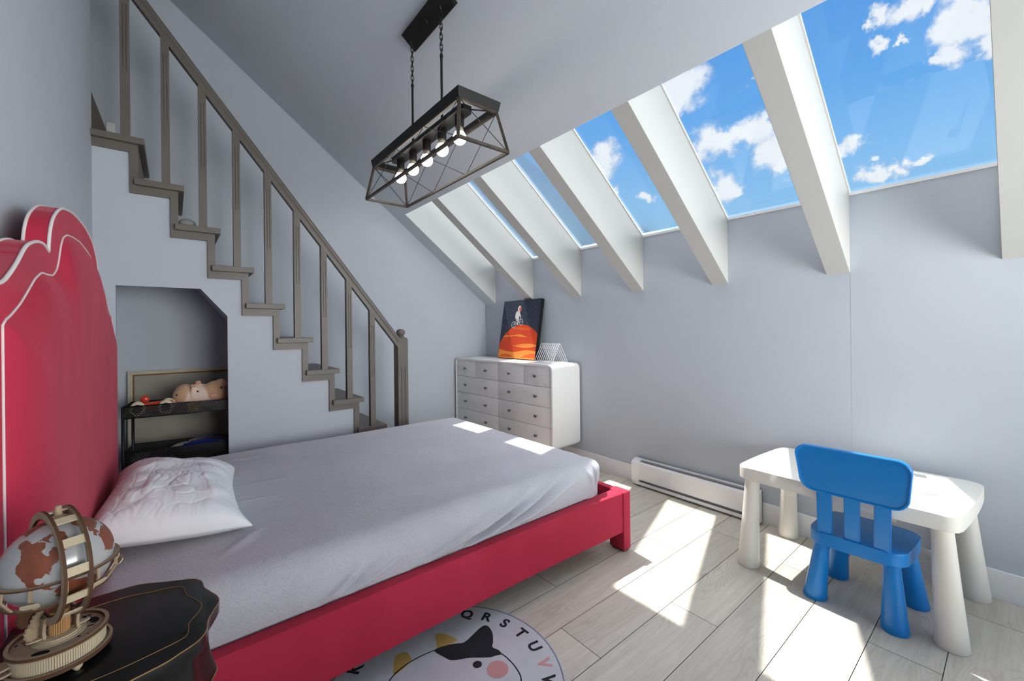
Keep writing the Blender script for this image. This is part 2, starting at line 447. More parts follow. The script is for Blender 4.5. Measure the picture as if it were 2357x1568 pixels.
# niche lining: flat lid, sloped soffit, side
bm = bmesh.new()
box(bm, XC, .13, YS+.04, YA, 1.46, 1.49)
prism(bm, [(.13, 1.46), (1.30, -.02), (1.34, -.02), (.15, 1.49)], 'y', YS+.04, YA)
box(bm, XC-.1, XC, YS, YA, -.02, 1.49)
struct(link('wall_niche', bm, wall_m))

# sloped ceiling slab
bm = bmesh.new()
T = GD
def slab_xz(x0, x1, y0, y1, t=T):
    prism(bm, [(x0, zc(x0)), (x1, zc(x1)), (x1, zc(x1)+t), (x0, zc(x0)+t)], 'y', y0, y1)
slab_xz(-1.6, XH, YB-.1, YA+.1)
slab_xz(XH, XB+.12, 3.557, YA+.1)
slab_xz(XH, XB+.12, YB-.1, -1.145)
struct(link('ceiling', bm, ceil_m))
# skylight beams and panes
beams = [(2.955, 3.055), (2.355, 2.455), (1.755, 1.855), (1.155, 1.255), (.555, .655), (-.045, .055), (-.645, -.545)]
for k, (a, b) in enumerate(beams):
    bm = bmesh.new()
    prism(bm, [(XH, zc(XH)), (XB, zc(XB)), (XB, zc(XB)+GD), (XH, zc(XH)+GD)], 'y', a, b, bev=.0015, seg=1)
    struct(link('trim_%d' % (k+1), bm, white_m))
edges = [(3.055, 3.557)]+[(beams[i+1][1], beams[i][0]) for i in range(6)]+[(-1.145, -.645)]
for k, (a, b) in enumerate(edges):
    bm = bmesh.new()
    o_ = .004
    prism(bm, [(XH-.02, zc(XH-.02)+GD+o_), (XB+.1, zc(XB+.1)+GD+o_), (XB+.1, zc(XB+.1)+GD+o_+.006), (XH-.02, zc(XH-.02)+GD+o_+.006)], 'y', a-.03, b+.03)
    wn = link('window_%d' % (k+1), bm, glass_m); struct(wn)
    bm = bmesh.new()      # white sill on the wall top, thin side beads and header lining
    box(bm, XB-.006, XB+.11, a, b, 1.418+GD-.014, 1.418+GD+.002)
    bar(bm, (XH, a+.003, zc(XH)+GD-.006), (XB, a+.003, zc(XB)+GD-.006), .006, .012)
    bar(bm, (XH, b-.003, zc(XH)+GD-.006), (XB, b-.003, zc(XB)+GD-.006), .006, .012)
    box(bm, XH-.002, XH+.004, a, b, zc(XH)+.002, zc(XH)+GD-.006)
    fr = link('window_frame', bm, trimw_m, wn)
bm = bmesh.new()              # white lining of the first well on the ceiling side
prism(bm, [(XH, zc(XH)+.001), (XB, zc(XB)+.001), (XB, zc(XB)+GD), (XH, zc(XH)+GD)], 'y', 3.554, 3.558)
prism(bm, [(XH, zc(XH)+.001), (XB, zc(XB)+.001), (XB, zc(XB)+GD), (XH, zc(XH)+GD)], 'y', -1.146, -1.142)
struct(link('trim_8', bm, white_m))

# baseboards
bm = bmesh.new(); box(bm, XB-.014, XB, YB, YA, 0, .119, bev=.002)
struct(link('baseboard_right', bm, trimw_m))
bm = bmesh.new(); box(bm, 1.46, XB, YA-.014, YA, 0, .119, bev=.002)
struct(link('baseboard_rear', bm, trimw_m))
bm = bmesh.new(); box(bm, XC, XC+.014, YB, YS, 0, .119, bev=.002)
struct(link('baseboard_left', bm, trimw_m))

# ================================================================== STAIRCASE
st = empty('staircase', (0, 0, 0), 0, 'taupe painted staircase with overhanging treads climbing the far left wall', 'staircase')
for i in range(-1, 9):
    bm = bmesh.new(); x1 = nose(i); x0 = x1-.217 if i < 8 else -1.49
    if i == 8:
        box(bm, XC-.006, x1, 3.088, YA, tz(i)-.034, tz(i), bev=.003); box(bm, -1.49, XC, YS+.01, YA, tz(i)-.034, tz(i))
    else: box(bm, x0, x1, 3.088, YA, tz(i)-.034, tz(i), bev=.003)
    link('tread', bm, stair_m, st)
for i in range(-1, 9):
    bm = bmesh.new(); xr = nose(i)-.027
    box(bm, xr-.02, xr, YS+.001, YA, max(0, tz(i-1)) if i > -1 else 0, tz(i)-.034); link('riser', bm, stair_m, st)
    bm = bmesh.new()          # stepped trim on the wall face
    zb = (tz(i-1)-.034-.044) if i > -1 else 0
    box(bm, xr-.036, xr, 3.118, YS+.002, zb, tz(i)-.034)
    xl = (nose(i+1)-.027-.036) if i < 8 else XC
    box(bm, xl+(.036 if i < 8 else 0), xr-.036, 3.118, YS+.002, tz(i)-.034-.044, tz(i)-.034)
    link('edge_trim', bm, stair_m, st)
bm = bmesh.new()              # skirt board of the turning flight
prism(bm, [(-.9, tz(8)), (-.258, tz(8)), (-.325, 2.464), (-.40, 2.715), (-.9, 3.6)], 'y', 3.722, YA)
link('skirt_board', bm, stair_m, st)

rl = empty('stair_railing', (1.41, 3.125, 0), 0, 'taupe stair railing with fluted square balusters and ball topped newel post', 'railing')
def lp(o, root): # keep world placement under a moved root
    o.location = -Vector(root.location)
def fluted(bm, cx, cy, hw, z0, z1, f0, f1, slope=0, slots=2):
    """square post with vertical flutes cut between f0 and f1; slanted top"""
    g = .005; cw = .0052
    zz = [z0, f0, f1, z1]
    for a, b, c in ((z0, f0, 0), (f0, f1, g), (f1, z1, 0)):
        h = hw-c
        vs = box(bm, cx-hw, cx+hw, cy-h, cy+h, a, b)
        if b == z1 and slope:
            for v in vs:
                if abs(v.co.z-z1) < 1e-6: v.co.z += slope*(v.co.x-cx)
    n = slots+1; wd = (2*hw-slots*cw)/n
    for k in range(n):
        a = -hw+k*(wd+cw)
        box(bm, cx+a, cx+a+wd, cy-hw, cy-hw+g+.001, f0, f1)
        box(bm, cx+a, cx+a+wd, cy+hw-g-.001, cy+hw, f0, f1)
def rail_top(x): return 1.150+1.302*(1.342-x)
for i in range(0, 9):
    cx = 1.169-.1706*i; z1 = rail_top(cx)-.07; z0 = tz(i)
    L = z1-z0
    bm = bmesh.new(); fluted(bm, cx, 3.126, .0195, z0, z1, z0+.42*L, z0+.87*L if i < 8 else z0+.85*L, slope=-1.302)
    lp(link('baluster', bm, stair_m, rl), rl)
bm = bmesh.new()
xa, xb = 1.372, -.62
d = Vector((xb-xa, 0, rail_top(xb)-rail_top(xa))).normalized()
prof = [(-.021, 0), (-.023, .022), (-.031, .032), (-.031, .046), (-.022, .056), (-.008, .060), (.008, .060), (.022, .056), (.031, .046), (.031, .032), (.023, .022), (.021, 0)]
up = Vector((1.302, 0, 1)).normalized(); ringA = []; ringB = []
for (py, pu) in prof:
    for x, R_ in ((xa, ringA), (xb, ringB)):
        p = Vector((x, 3.126+py, rail_top(x))) + up*(pu-.060)
        if x == xa: p -= d*((p.x-xa)/d.x) * 1.0
        R_.append(bm.verts.new(p))
n = len(prof)
for k in range(n): bm.faces.new((ringA[k], ringA[(k+1) % n], ringB[(k+1) % n], ringB[k]))
bm.faces.new(ringA); bm.faces.new(ringB[::-1])
lp(link('handrail', bm, stair_m, rl, auto=35), rl)
bm = bmesh.new(); fluted(bm, 1.413, 3.15, .0415, 0, 1.075, .38, .86)
vs = box(bm, 1.413-.0415, 1.413+.0415, 3.15-.0415, 3.15+.0415, 1.075, 1.090)
for v in vs:
    if v.co.z > 1.08: v.co.x = 1.413+(v.co.x-1.413)*.8; v.co.y = 3.15+(v.co.y-3.15)*.8
nw = link('newel_post', bm, stair_m, rl); lp(nw, rl)
bm = bmesh.new(); lathe(bm, [(.030, 0), (.032, .006), (.024, .012), (.022, .018), (.030, .026), (.035, .040), (.034, .052), (.026, .064), (.012, .070), (0, .0715)], 28, (1.413, 3.15, 1.088))
link('ball_finial', bm, stair_m, nw, auto=50)

# small things left on the stairs
bm = bmesh.new(); ball(bm, (.072, 3.20, tz(6)+.0285), .045, sc_=(.95, .9, .62)); o = link('fabric_bundle', bm, mat('putty_cloth', (150, 152, 150), .9), smooth=True)
tag(o, 'small rounded grey cloth bundle on the third stair tread from the top', 'cloth')
bm = bmesh.new(); box(bm, -.325, -.285, YA-.006, YA-.001, 2.30, 2.52, bev=.001); o = link('wall_plate', bm, trimw_m)
tag(o, 'narrow white plate on the wall above the top stair landing', 'wall plate')

# ================================================================== BED
bed = empty('bed', (.8, 2.1, 0), 0, 'raspberry red velvet bed frame with tall scalloped headboard and low side rails', 'bed')
def bp(name, bm, m_, parent=bed, **k):
    o = link(name, bm, m_, parent, **k)
    if parent is bed: o.location = -Vector(bed.location)
    return o
bm = bmesh.new(); prism(bm, [(-.235, 1.322), (.3, 1.322), (.7, 1.325), (1.1, 1.325), (1.4, 1.318), (1.6, 1.309), (1.787, 1.299), (1.787, 1.375), (-.235, 1.375)], 'z', .10, .303, bev=.012, seg=3); bp('side_rail', bm, velvet_m, auto=40)
bm = bmesh.new(); box(bm, -.235, 1.787, 2.91, 2.963, .10, .303, bev=.010); bp('side_rail', bm, velvet_m, auto=40)
bm = bmesh.new(); box(bm, 1.787, 1.826, 1.375, 2.91, .10, .303, bev=.008); bp('foot_rail', bm, velvet_m, auto=40)
for ya, yb in ((1.293, 1.385), (2.90, 2.992)):
    bm = bmesh.new(); box(bm, 1.775, 1.832, ya, yb, .008, .305, bev=.006); lg = bp('leg', bm, velvet_m, auto=40)
    bm = bmesh.new(); box(bm, 1.785, 1.822, ya+.01, yb-.01, 0, .009); link('foot_pad', bm, dark_m, lg)
bm = bmesh.new()
for k in range(13): box(bm, -.18+.15*k, -.10+.15*k, 1.376, 2.908, .145, .165)
bp('slat_base', bm, mat('birch_slats', (150, 120, 90), .7))
# headboard
YC = 1.95
OUT = [(1.045, 1.190), (1.052, 1.212), (1.080, 1.232), (1.133, 1.240), (1.165, 1.249), (1.206, 1.269), (1.25, 1.295), (1.284, 1.318), (1.32, 1.337), (1.375, 1.353),
       (1.426, 1.361), (1.471, 1.361), (1.512, 1.352), (1.520, 1.382), (1.536, 1.414), (1.563, 1.443), (1.61, 1.471), (1.673, 1.495), (1.753, 1.509), (1.842, 1.518), (1.95, 1.521)]
INN = [(1.143, 1.160), (1.149, 1.173), (1.191, 1.185), (1.253, 1.209), (1.317, 1.242), (1.372, 1.272), (1.431, 1.292), (1.487, 1.293), (1.548, 1.297), (1.593, 1.316),
       (1.623, 1.345), (1.643, 1.385), (1.682, 1.418), (1.736, 1.434), (1.823, 1.443), (1.95, 1.449)]
def full(L): return L+[(2*YC-y, z) for y, z in L[-2::-1]]
OF, IF_ = full(OUT), full(INN)
def smooth_outline(L):
    cusp = [i for i, p in enumerate(L) if abs(p[0]-1.512) < 1e-6 or abs(p[0]-(2*YC-1.512)) < 1e-6]; res = []; st_ = [0]+cusp+[len(L)-1]
    for a, b in zip(st_, st_[1:]): res += [tuple(p)[:2] for p in catmull([Vector((*q, 0)) for q in L[a:b+1]], 5)][:-1]
    return res+[L[-1]]
OF = smooth_outline(OF)
hb = empty('headboard', (0, 0, 0)); hb.parent = bed; hb.location = -Vector(bed.location)
bm = bmesh.new(); prism(bm, [(OF[0][0], .02)]+OF+[(OF[-1][0], .02)], 'x', -.279, -.236, bev=.004)
hbody = link('padded_border', bm, velvet_m, hb, auto=40)
def interp(L, y):
    for (a, za), (b, zb) in zip(L, L[1:]):
        if a <= y <= b: return za+(zb-za)*(y-a)/(b-a) if b > a else zb
    return L[0][1] if y < L[0][0] else L[-1][1]
def smoothL(L, y):
    return sum(interp(L, min(max(y+d_, L[0][0]), L[-1][0])) for d_ in (-.012, -.006, 0, .006, .012))/5
bm = bmesh.new(); ny, nz_ = 150, 110; y0, y1 = IF_[0][0], IF_[-1][0]; grid = []
for a in range(ny+1):
    t = a/ny; y = y0+(y1-y0)*(.5-.5*math.cos(PI*t)*(.35)-(.5-t)*.65) if 0 else y0+(y1-y0)*(t*.6+.4*(.5-.5*math.cos(PI*t)))
    zt = smoothL(IF_, y); colv = []
    for b in range(nz_+1):
        s_ = b/nz_; s_ = s_*.6+.4*(.5-.5*math.cos(PI*s_)); z = .05+(zt-.05)*s_
        dd = min(y-y0, y1-y, (zt-z)*.85)
        h = .036*(1-math.exp(-max(dd, 0)/.045))+.004*min(1, dd/.2)
        h += .0016*noise.noise((y*4, z*1.8, 3))
        colv.append(bm.verts.new((-.237+h, y, z)))
    grid.append(colv)
for a in range(ny):
    for b in range(nz_): bm.faces.new((grid[a][b], grid[a+1][b], grid[a+1][b+1], grid[a][b+1]))
link('padded_panel', bm, velvet_m, hb, smooth=True)
def piping(L, x, r, name):
    bm = bmesh.new()
    P = [(x, L[0][0], .05)]+[(x, y, z) for y, z in L]+[(x, L[-1][0], .05)]
    P2 = []
    for a, b in zip(P, P[1:]):
        a, b = Vector(a), Vector(b); k = max(1, int((b-a).length/.02)) if (b-a).length > .05 else 1
        P2 += [a.lerp(b, q/k) for q in range(k)]
    P2.append(Vector(P[-1]))
    tube(bm, P2, r, 8, up=(1, 0, 0)); link(name, bm, pipe_m, hb, smooth=True)
piping([(y, z) for y, z in OF], -.2365, .0036, 'piping')
piping([(y, z) for y, z in OF], -.279, .0034, 'piping')
piping([(y, smoothL(IF_, y)) for y in [IF_[0][0]+(IF_[-1][0]-IF_[0][0])*k/160 for k in range(161)]], -.2350, .0023, 'piping')

# mattress with draped fleece sheet
def rbox(bm, lo, hi, r, nx, ny, nz, disp=None):
    lo, hi = Vector(lo), Vector(hi)
    vmap = {}
    def V(p):
        k = tuple(round(c, 5) for c in p)
        if k in vmap: return vmap[k]
        p = Vector(p); q = Vector((min(max(p.x, lo.x+r[0]), hi.x-r[0]), min(max(p.y, lo.y+r[1]), hi.y-r[1]), min(max(p.z, lo.z+r[2]), hi.z-r[2])))
        d_ = Vector(((p.x-q.x)/r[0], (p.y-q.y)/r[1], (p.z-q.z)/r[2]))
        nrm = Vector((0, 0, 0))
        if d_.length > 1e-9:
            nrm = d_.normalized(); pp = q+Vector((nrm.x*r[0], nrm.y*r[1], nrm.z*r[2]))
        else: pp = p
        if disp: pp = disp(pp, nrm)
        vmap[k] = bm.verts.new(pp); return vmap[k]
    def lin(a, b, n, r_):
        # denser near the rounded ends
        pts = [a+r_*t/14 for t in range(14)]; k = n; pts += [a+r_+(b-a-2*r_)*t/k for t in range(k)]; pts += [b-r_+r_*t/14 for t in range(15)]
        return pts
    X, Y, Z = lin(lo.x, hi.x, nx, r[0]), lin(lo.y, hi.y, ny, r[1]), lin(lo.z, hi.z, nz, r[2])
    def face_grid(A, B, f):
        for a0, a1 in zip(A, A[1:]):
            for b0, b1 in zip(B, B[1:]):
                q = [V(f(a0, b0)), V(f(a1, b0)), V(f(a1, b1)), V(f(a0, b1))]
                if len(set(q)) == 4:
                    try: bm.faces.new(q).smooth = True
                    except ValueError: pass
    for z in (lo.z, hi.z): face_grid(X, Y, lambda a, b: (a, b, z))
    for y in (lo.y, hi.y): face_grid(X, Z, lambda a, b: (a, y, b))
    for x in (lo.x, hi.x): face_grid(Y, Z, lambda a, b: (x, a, b))
def fold(x, y, ax, ay, bx, by, wd, amp):
    """ridge along the segment a-b"""
    dx, dy = bx-ax, by-ay; L = math.hypot(dx, dy); t = ((x-ax)*dx+(y-ay)*dy)/L/L
    dist = abs((x-ax)*dy-(y-ay)*dx)/L
    if t < -.15 or t > 1.15: return 0
    e = max(0, math.sin(PI*min(max((t+.15)/1.3, 0), 1)))
    return amp*e*math.exp(-(dist/wd)**2)
side_folds = [(1.62, .31, 1.60, .44, .012, .010), (1.66, .31, 1.65, .44, .010, -.009), (.66, .30, 1.22, .44, .010, .012), (.75, .29, 1.30, .43, .012, -.012), (.82, .29, 1.40, .45, .013, .014), (.95, .30, 1.46, .44, .013, -.010), (.56, .29, 1.02, .41, .010, .009),
              (.30, .29, .46, .38, .010, .007), (.35, .29, .52, .38, .010, -.006), (.62, .30, .90, .36, .008, -.007), (1.10, .31, 1.50, .42, .012, .008), (.40, .30, .60, .37, .008, .006)]
top_folds = [(.10, 2.25, .36, 2.10, .012, -.006), (.12, 2.20, .40, 2.12, .010, .006), (.16, 2.66, .40, 2.60, .010, .005), (.18, 2.62, .42, 2.58, .008, -.005), (.14, 1.98, .34, 1.93, .012, .004),
             (.12, 1.55, .22, 1.66, .02, .006)]
def mdisp(p, nrm):
    p = p.copy()
    if p.z > .35:
        u = (p.x-.77)/.98; v = (p.y-2.13)/.76
        p.z += .020*(1-u*u)*(1-v*v)-.0
        h = .0035*noise.noise((p.x*2.2, p.y*2.6, 1.5))+.0012*noise.noise((p.x*9, p.y*8, 4))
        for f in top_folds: h += fold(p.x, p.y, *f)
        p.z += h*max(0, nrm.z if nrm.length > 0 else 1)
    if nrm.length > 0 and nrm.y < -.2:
        h = sum(fold(p.x, p.z, *f) for f in side_folds)+.002*noise.noise((p.x*5, p.z*6, 2))
        p.y -= h*2.6*(-nrm.y)*min(1, max(0, (p.z-.298)/.035))
        if p.z < .33: p.y += .012*(.33-p.z)/.1
        if p.z < .307: p.y = max(p.y, 1.378)
    if nrm.length > 0 and nrm.x > .15:
        ang = p.y
        h = .011*math.sin(p.y*46+p.z*9)*math.exp(-((p.y-1.45)/.30)**2)+.005*math.sin(p.y*95+p.z*14)*math.exp(-((p.y-1.45)/.25)**2)+.003*noise.noise((p.y*6, p.z*6, 8))
        p.x += h*nrm.x
    RC = .17; cx_, cy_ = 1.757-RC, 1.362+RC
    if p.x > cx_ and p.y < cy_:
        dv = Vector((p.x-cx_, p.y-cy_)); L_ = dv.length
        if L_ > RC*.8:
            t = RC/L_ if L_ > RC else 1; t = 1+(t-1)*(.25+.65*min(1, max(0, (.43-p.z)/.09))); p.x = cx_+dv.x*t; p.y = cy_+dv.y*t
            if p.z < .36: p.z += .045*max(0, L_-RC*.8)/(RC*.6)*(.36-p.z)/.1
    return p
bm = bmesh.new()
rbox(bm, (-.205, 1.362, .168), (1.757, 2.895, .463), (.075, .085, .085), 420, 170, 40, mdisp)
mt_o = link('mattress', bm, fleece_m, smooth=True)
tag(mt_o, 'large mattress in a pale grey fleece sheet lying in the red bed frame', 'mattress')
bm = bmesh.new(); ball(bm, (1.615, 1.395, .300), .035, sc_=(1.3, .8, .75)); link('bunched_corner', bm, fleece_m, mt_o, smooth=True)

# pillow
bm = bmesh.new()
NU, NV = 150, 230; A_, B_ = .205, .355
def pill(u, v, top):
    x = A_*u*(1-.09*(1-v*v)**1.2); y = B_*v*(1-.07*(1-u*u)**1.2)
    if v < 0: y -= .034*(1-u*u)*(-v)
    e = max(0, (1-abs(u)**2.6)*(1-abs(v)**2.8))**.42
    if top:
        z = .142*e
        wr = 0
        wr += .008*noise.noise((u*2.2+7, v*3.5, 2.))*e
        # radial puckers near the near edge and seam
        wr += .0060*math.sin(v*19+2.6*noise.noise((u*3, v*3, 1)))*math.exp(-((abs(u)-.62)/.30)**2)*e*(.3+.7*abs(noise.noise((v*3, 5, u))))*1.6
        wr += .0055*math.sin(u*17+4*noise.noise((u*1.5, v*1.5, 4)))*math.exp(-((v+.55)/.30)**2)*e*max(0, .35+noise.noise((u*2.2, v*2.2, 6)))
        wr += .0035*math.sin((u*9+v*5)+3*noise.noise((u*2.5, v*2.5, 9)))*math.exp(-((v+.75)/.28)**2)*e
        a1 = noise.noise((u*3.2+v*1.7, v*4.6-u, 3.7)); wr -= .0028*max(0, 1-abs(a1)*8)*e
        a2 = noise.noise((u*4.5-v*3+4, v*3.2+u*2, 11.7)); wr -= .0022*max(0, 1-abs(a2)*9)*e*(1 if v < .4 else .3)
        for q, (fa, fb, oo) in enumerate(((5.5, 2.5, 21.), (2.5, 7.0, 33.), (6.5, -5.0, 47.), (3.0, 9.5, 58.))):
            nv = noise.noise((u*fa*.5+v*fb*.3+oo, v*fa*.4-u*fb*.25, q*3.1)); wr += .0026*math.exp(-(nv/.045)**2)*e*(1.3 if v < -.1 else .25)*max(0, noise.noise((u*1.7+oo, v*1.7, q))+.25)
        z += wr
        # plump toward the headboard
        z += .035*e*max(0, -u)
    else: z = -.030*e
    s_ = .030*(abs(v)**6) + .012
    if u > 0 and v < 0:
        k_ = (u*-v)**7; x += .022*k_; y += .004*k_; s_ -= .010*k_
    return (x, y, z+s_)
gt = [[None]*(NV+1) for _ in range(NU+1)]; gb = [[None]*(NV+1) for _ in range(NU+1)]
def sp(t): return math.sin((t-.5)*PI)*.55+(2*t-1)*.45
for a in range(NU+1):
    for b in range(NV+1):
        u, v = sp(a/NU), sp(b/NV); gt[a][b] = bm.verts.new(pill(u, v, True))
        gb[a][b] = gt[a][b] if a in (0, NU) or b in (0, NV) else bm.verts.new(pill(u, v, False))
for a in range(NU):
    for b in range(NV):
        bm.faces.new((gt[a][b], gt[a+1][b], gt[a+1][b+1], gt[a][b+1])); bm.faces.new((gb[a][b], gb[a][b+1], gb[a+1][b+1], gb[a+1][b]))
po = link('pillow', bm, cotton_m, smooth=True, loc=(-.006, 2.018, .487)); po.rotation_euler = (0, math.radians(7), math.radians(-3))
tag(po, 'creased white cotton pillow against the red headboard', 'pillow')

# ================================================================== RUG
rug_c = (.677, 1.181)
bm = bmesh.new()
def disc_pts(r, n=96, c=(0, 0), sx=1, sy=1, rot=0):
    cr, sr = math.cos(rot), math.sin(rot); res = []
    for k in range(n):
        a = 2*PI*k/n; x, y = r*sx*math.cos(a), r*sy*math.sin(a); res.append((c[0]+x*cr-y*sr, c[1]+x*sr+y*cr))
    return res
def flat(bm, pts, z, mi):
    f = bm.faces.new([bm.verts.new((p[0], p[1], z)) for p in pts]); f.material_index = mi; return f
prism(bm, disc_pts(.381), 'z', 0, .006, 0, bev=.0015)
def ring(bm, r0, r1, z, mi, n=96, c=(0, 0), sx=1, sy=1):
    A, B = disc_pts(r0, n, c, sx, sy), disc_pts(r1, n, c, sx, sy)
    va = [bm.verts.new((*p, z)) for p in A]; vb = [bm.verts.new((*p, z)) for p in B]
    for k in range(n): bm.faces.new((va[k], vb[k], vb[(k+1) % n], va[(k+1) % n])).material_index = mi
ring(bm, .374, .3795, .0062, 1)
zz = .0064
# cow face print
HX = [(-.142, .132), (-.084, .157), (-.025, .162), (.037, .154), (.10, .137), (.155, .095), (.192, .040), (.213, -.017), (.215, -.072), (.206, -.12), (.191, -.147), (.15, -.21), (.08, -.255), (0, -.265), (-.09, -.25), (-.17, -.20), (-.215, -.12), (-.222, -.03), (-.20, .06)]
face = [tuple(p) for p in catmull([Vector((*p, 0)) for p in HX], 6, True)]
cen = Vector((0, -.05, 0))
inn = []
for p in face:
    v = Vector(p)-cen; inn.append(tuple(cen+v*(1-.0045/v.length)))
for k in range(len(face)):
    a, b = face[k], face[(k+1) % len(face)]; c, d_ = inn[(k+1) % len(face)], inn[k]
    flat(bm, [a, b, c, d_], zz, 2)
def blob(ctrl, mi, z): flat(bm, [tuple(p) for p in catmull([Vector((*p, 0)) for p in ctrl], 5, True)], z, mi)
blob([(.052, .152), (.062, .185), (.072, .214), (.085, .217), (.104, .198), (.119, .165), (.120, .140)], 3, zz)
blob([(-.118, .142), (-.107, .175), (-.088, .209), (-.066, .218), (-.045, .208), (-.043, .185), (-.052, .160)], 3, zz)
blob([(.036, .153), (.091, .141), (.125, .120), (.150, .118), (.192, .130), (.235, .141), (.253, .128), (.246, .09), (.222, .052), (.204, .032), (.212, .005), (.209, -.015), (.190, -.008), (.169, .0), (.140, .022), (.11, .045), (.062, .072), (.048, .10)], 2, zz+.0001)
blob([(-.20, .05), (-.235, .10), (-.262, .135), (-.275, .12), (-.27, .07), (-.245, .03), (-.222, .0)], 2, zz+.0001)
flat(bm, disc_pts(.0155, 32, (.118, .002)), zz+.0002, 2); flat(bm, disc_pts(.0155, 32, (-.118, .002)), zz+.0002, 2)
flat(bm, disc_pts(.036, 40, (.159, -.058)), zz+.0002, 4); flat(bm, disc_pts(.036, 40, (-.159, -.058)), zz+.0002, 4)
flat(bm, disc_pts(.1, 48, (.005, -.137), 1.15, .85), zz+.0002, 4)
flat(bm, disc_pts(.009, 20, (.04, -.11)), zz+.0003, 2); flat(bm, disc_pts(.009, 20, (-.04, -.11)), zz+.0003, 2)
# alphabet round the border
dg = None
for k, ch in enumerate('ABCDEFGHIJKLMNOPQRSTUVWXYZ'):
    ang = math.radians(46.0+14.2*(16-k)) if 10 <= k <= 22 else math.radians(46.0+14.2*(16-k) if k > 16 else 46+13.7*(16-k))
    ang = math.radians(46.0+(14.25 if k > 16 else 14.0)*(16-k)*(1 if k >= 10 else .985))
    cu = bpy.data.curves.new('t', 'FONT'); cu.body = ch; cu.size = .062; cu.align_x = 'CENTER'; cu.align_y = 'CENTER'; cu.offset = .0022; cu.resolution_u = 3
    to = bpy.data.objects.new('t', cu); COL.objects.link(to)
    dg = bpy.context.evaluated_depsgraph_get(); me = bpy.data.meshes.new_from_object(to.evaluated_get(dg))
    M_ = Matrix.Translation((.326*math.cos(ang), .326*math.sin(ang), zz+.0001)) @ Matrix.Rotation(ang-PI/2, 4, 'Z')
    me.transform(M_)
    nf = len(bm.faces); bm.from_mesh(me); bm.faces.ensure_lookup_table()
    for f in bm.faces[nf:]: f.material_index = 4 if ch == 'V' else (3 if ch in 'AL' else 2)
    bpy.data.objects.remove(to); bpy.data.curves.remove(cu); bpy.data.meshes.remove(me)
rug_mats = [mat('rug_grey', (200, 200, 203), .95, .05, bump=(260, .2), var=.05, varscale=7), mat('rug_edge', (128, 130, 146), .9, .05),
            mat('rug_charcoal', (52, 52, 56), .95, .05, bump=(260, .2)), mat('rug_yellow', (196, 160, 92), .95, .05, bump=(260, .2)), mat('rug_pink', (206, 150, 150), .95, .05, bump=(260, .2))]
rug = link('round_rug', bm, rug_mats, loc=(rug_c[0], rug_c[1], .0005))
tag(rug, 'round pale grey rug with cow face and alphabet border beside the bed', 'rug')
#PART2

def place(o, root): o.location = -Vector(root.location); return o
def mir(o): return o
# ================================================================== WHITE TABLE
tb = empty('childrens_table', (2.34, .485, 0), 0, "white plastic children's table with fat conical legs against the wall", 'table')
def quadmap(u, v):
    a, b, c, d_ = Vector((2.064, .142)), Vector((2.604, .106)), Vector((2.588, .838)), Vector((2.082, .868))
    return tuple(a*(1-u)*(1-v)+b*u*(1-v)+c*u*v+d_*(1-u)*v)
tt_ = [quadmap(x/.54, y/.74) for x, y in rrect(0, .54, 0, .74, .042, 8, .010)]
bm = bmesh.new(); prism(bm, tt_, 'z', .432, .487, bev=.005, seg=3)
place(link('tabletop', bm, tabw_m, tb, auto=40), tb)
def cone_leg(bm, bx, by, tx, ty, zt, rb, rt, n=40):
    R_ = []
    prof = [(0, rb*.93), (.004, rb), (.02, rb*.995), (.25, rb*.87), (.5, rb*.74), (.75, (rb*.60+rt)/2*1.02), (1, rt)]
    prof = [(t if t > .03 else t, rb+(rt-rb)*(t**.85)) for t in [0, .1, .2, .35, .5, .65, .8, .92, 1]]
    for t, r in prof:
        cx, cy = bx+(tx-bx)*t, by+(ty-by)*t; z = .006+(zt-.006)*t
        R_.append([bm.verts.new((cx+r*math.cos(2*PI*k/n), cy+r*math.sin(2*PI*k/n), z)) for k in range(n)])
    b0 = [bm.verts.new((bx+rb*.95*math.cos(2*PI*k/n), by+rb*.95*math.sin(2*PI*k/n), .0005)) for k in range(n)]
    R_.insert(0, b0)
    for A, B in zip(R_, R_[1:]):
        for k in range(n): bm.faces.new((A[k], A[(k+1) % n], B[(k+1) % n], B[k])).smooth = True
    bm.faces.new(R_[0][::-1]); bm.faces.new(R_[-1])
for bx, by, tx, ty in ((2.152, .848, 2.142, .822), (2.606, .822, 2.575, .805), (2.142, .168, 2.135, .190), (2.612, .135, 2.580, .165)):
    bm = bmesh.new(); cone_leg(bm, bx, by, tx, ty, .434, .047, .030)
    place(link('leg', bm, tabw_m, tb, auto=50), tb)

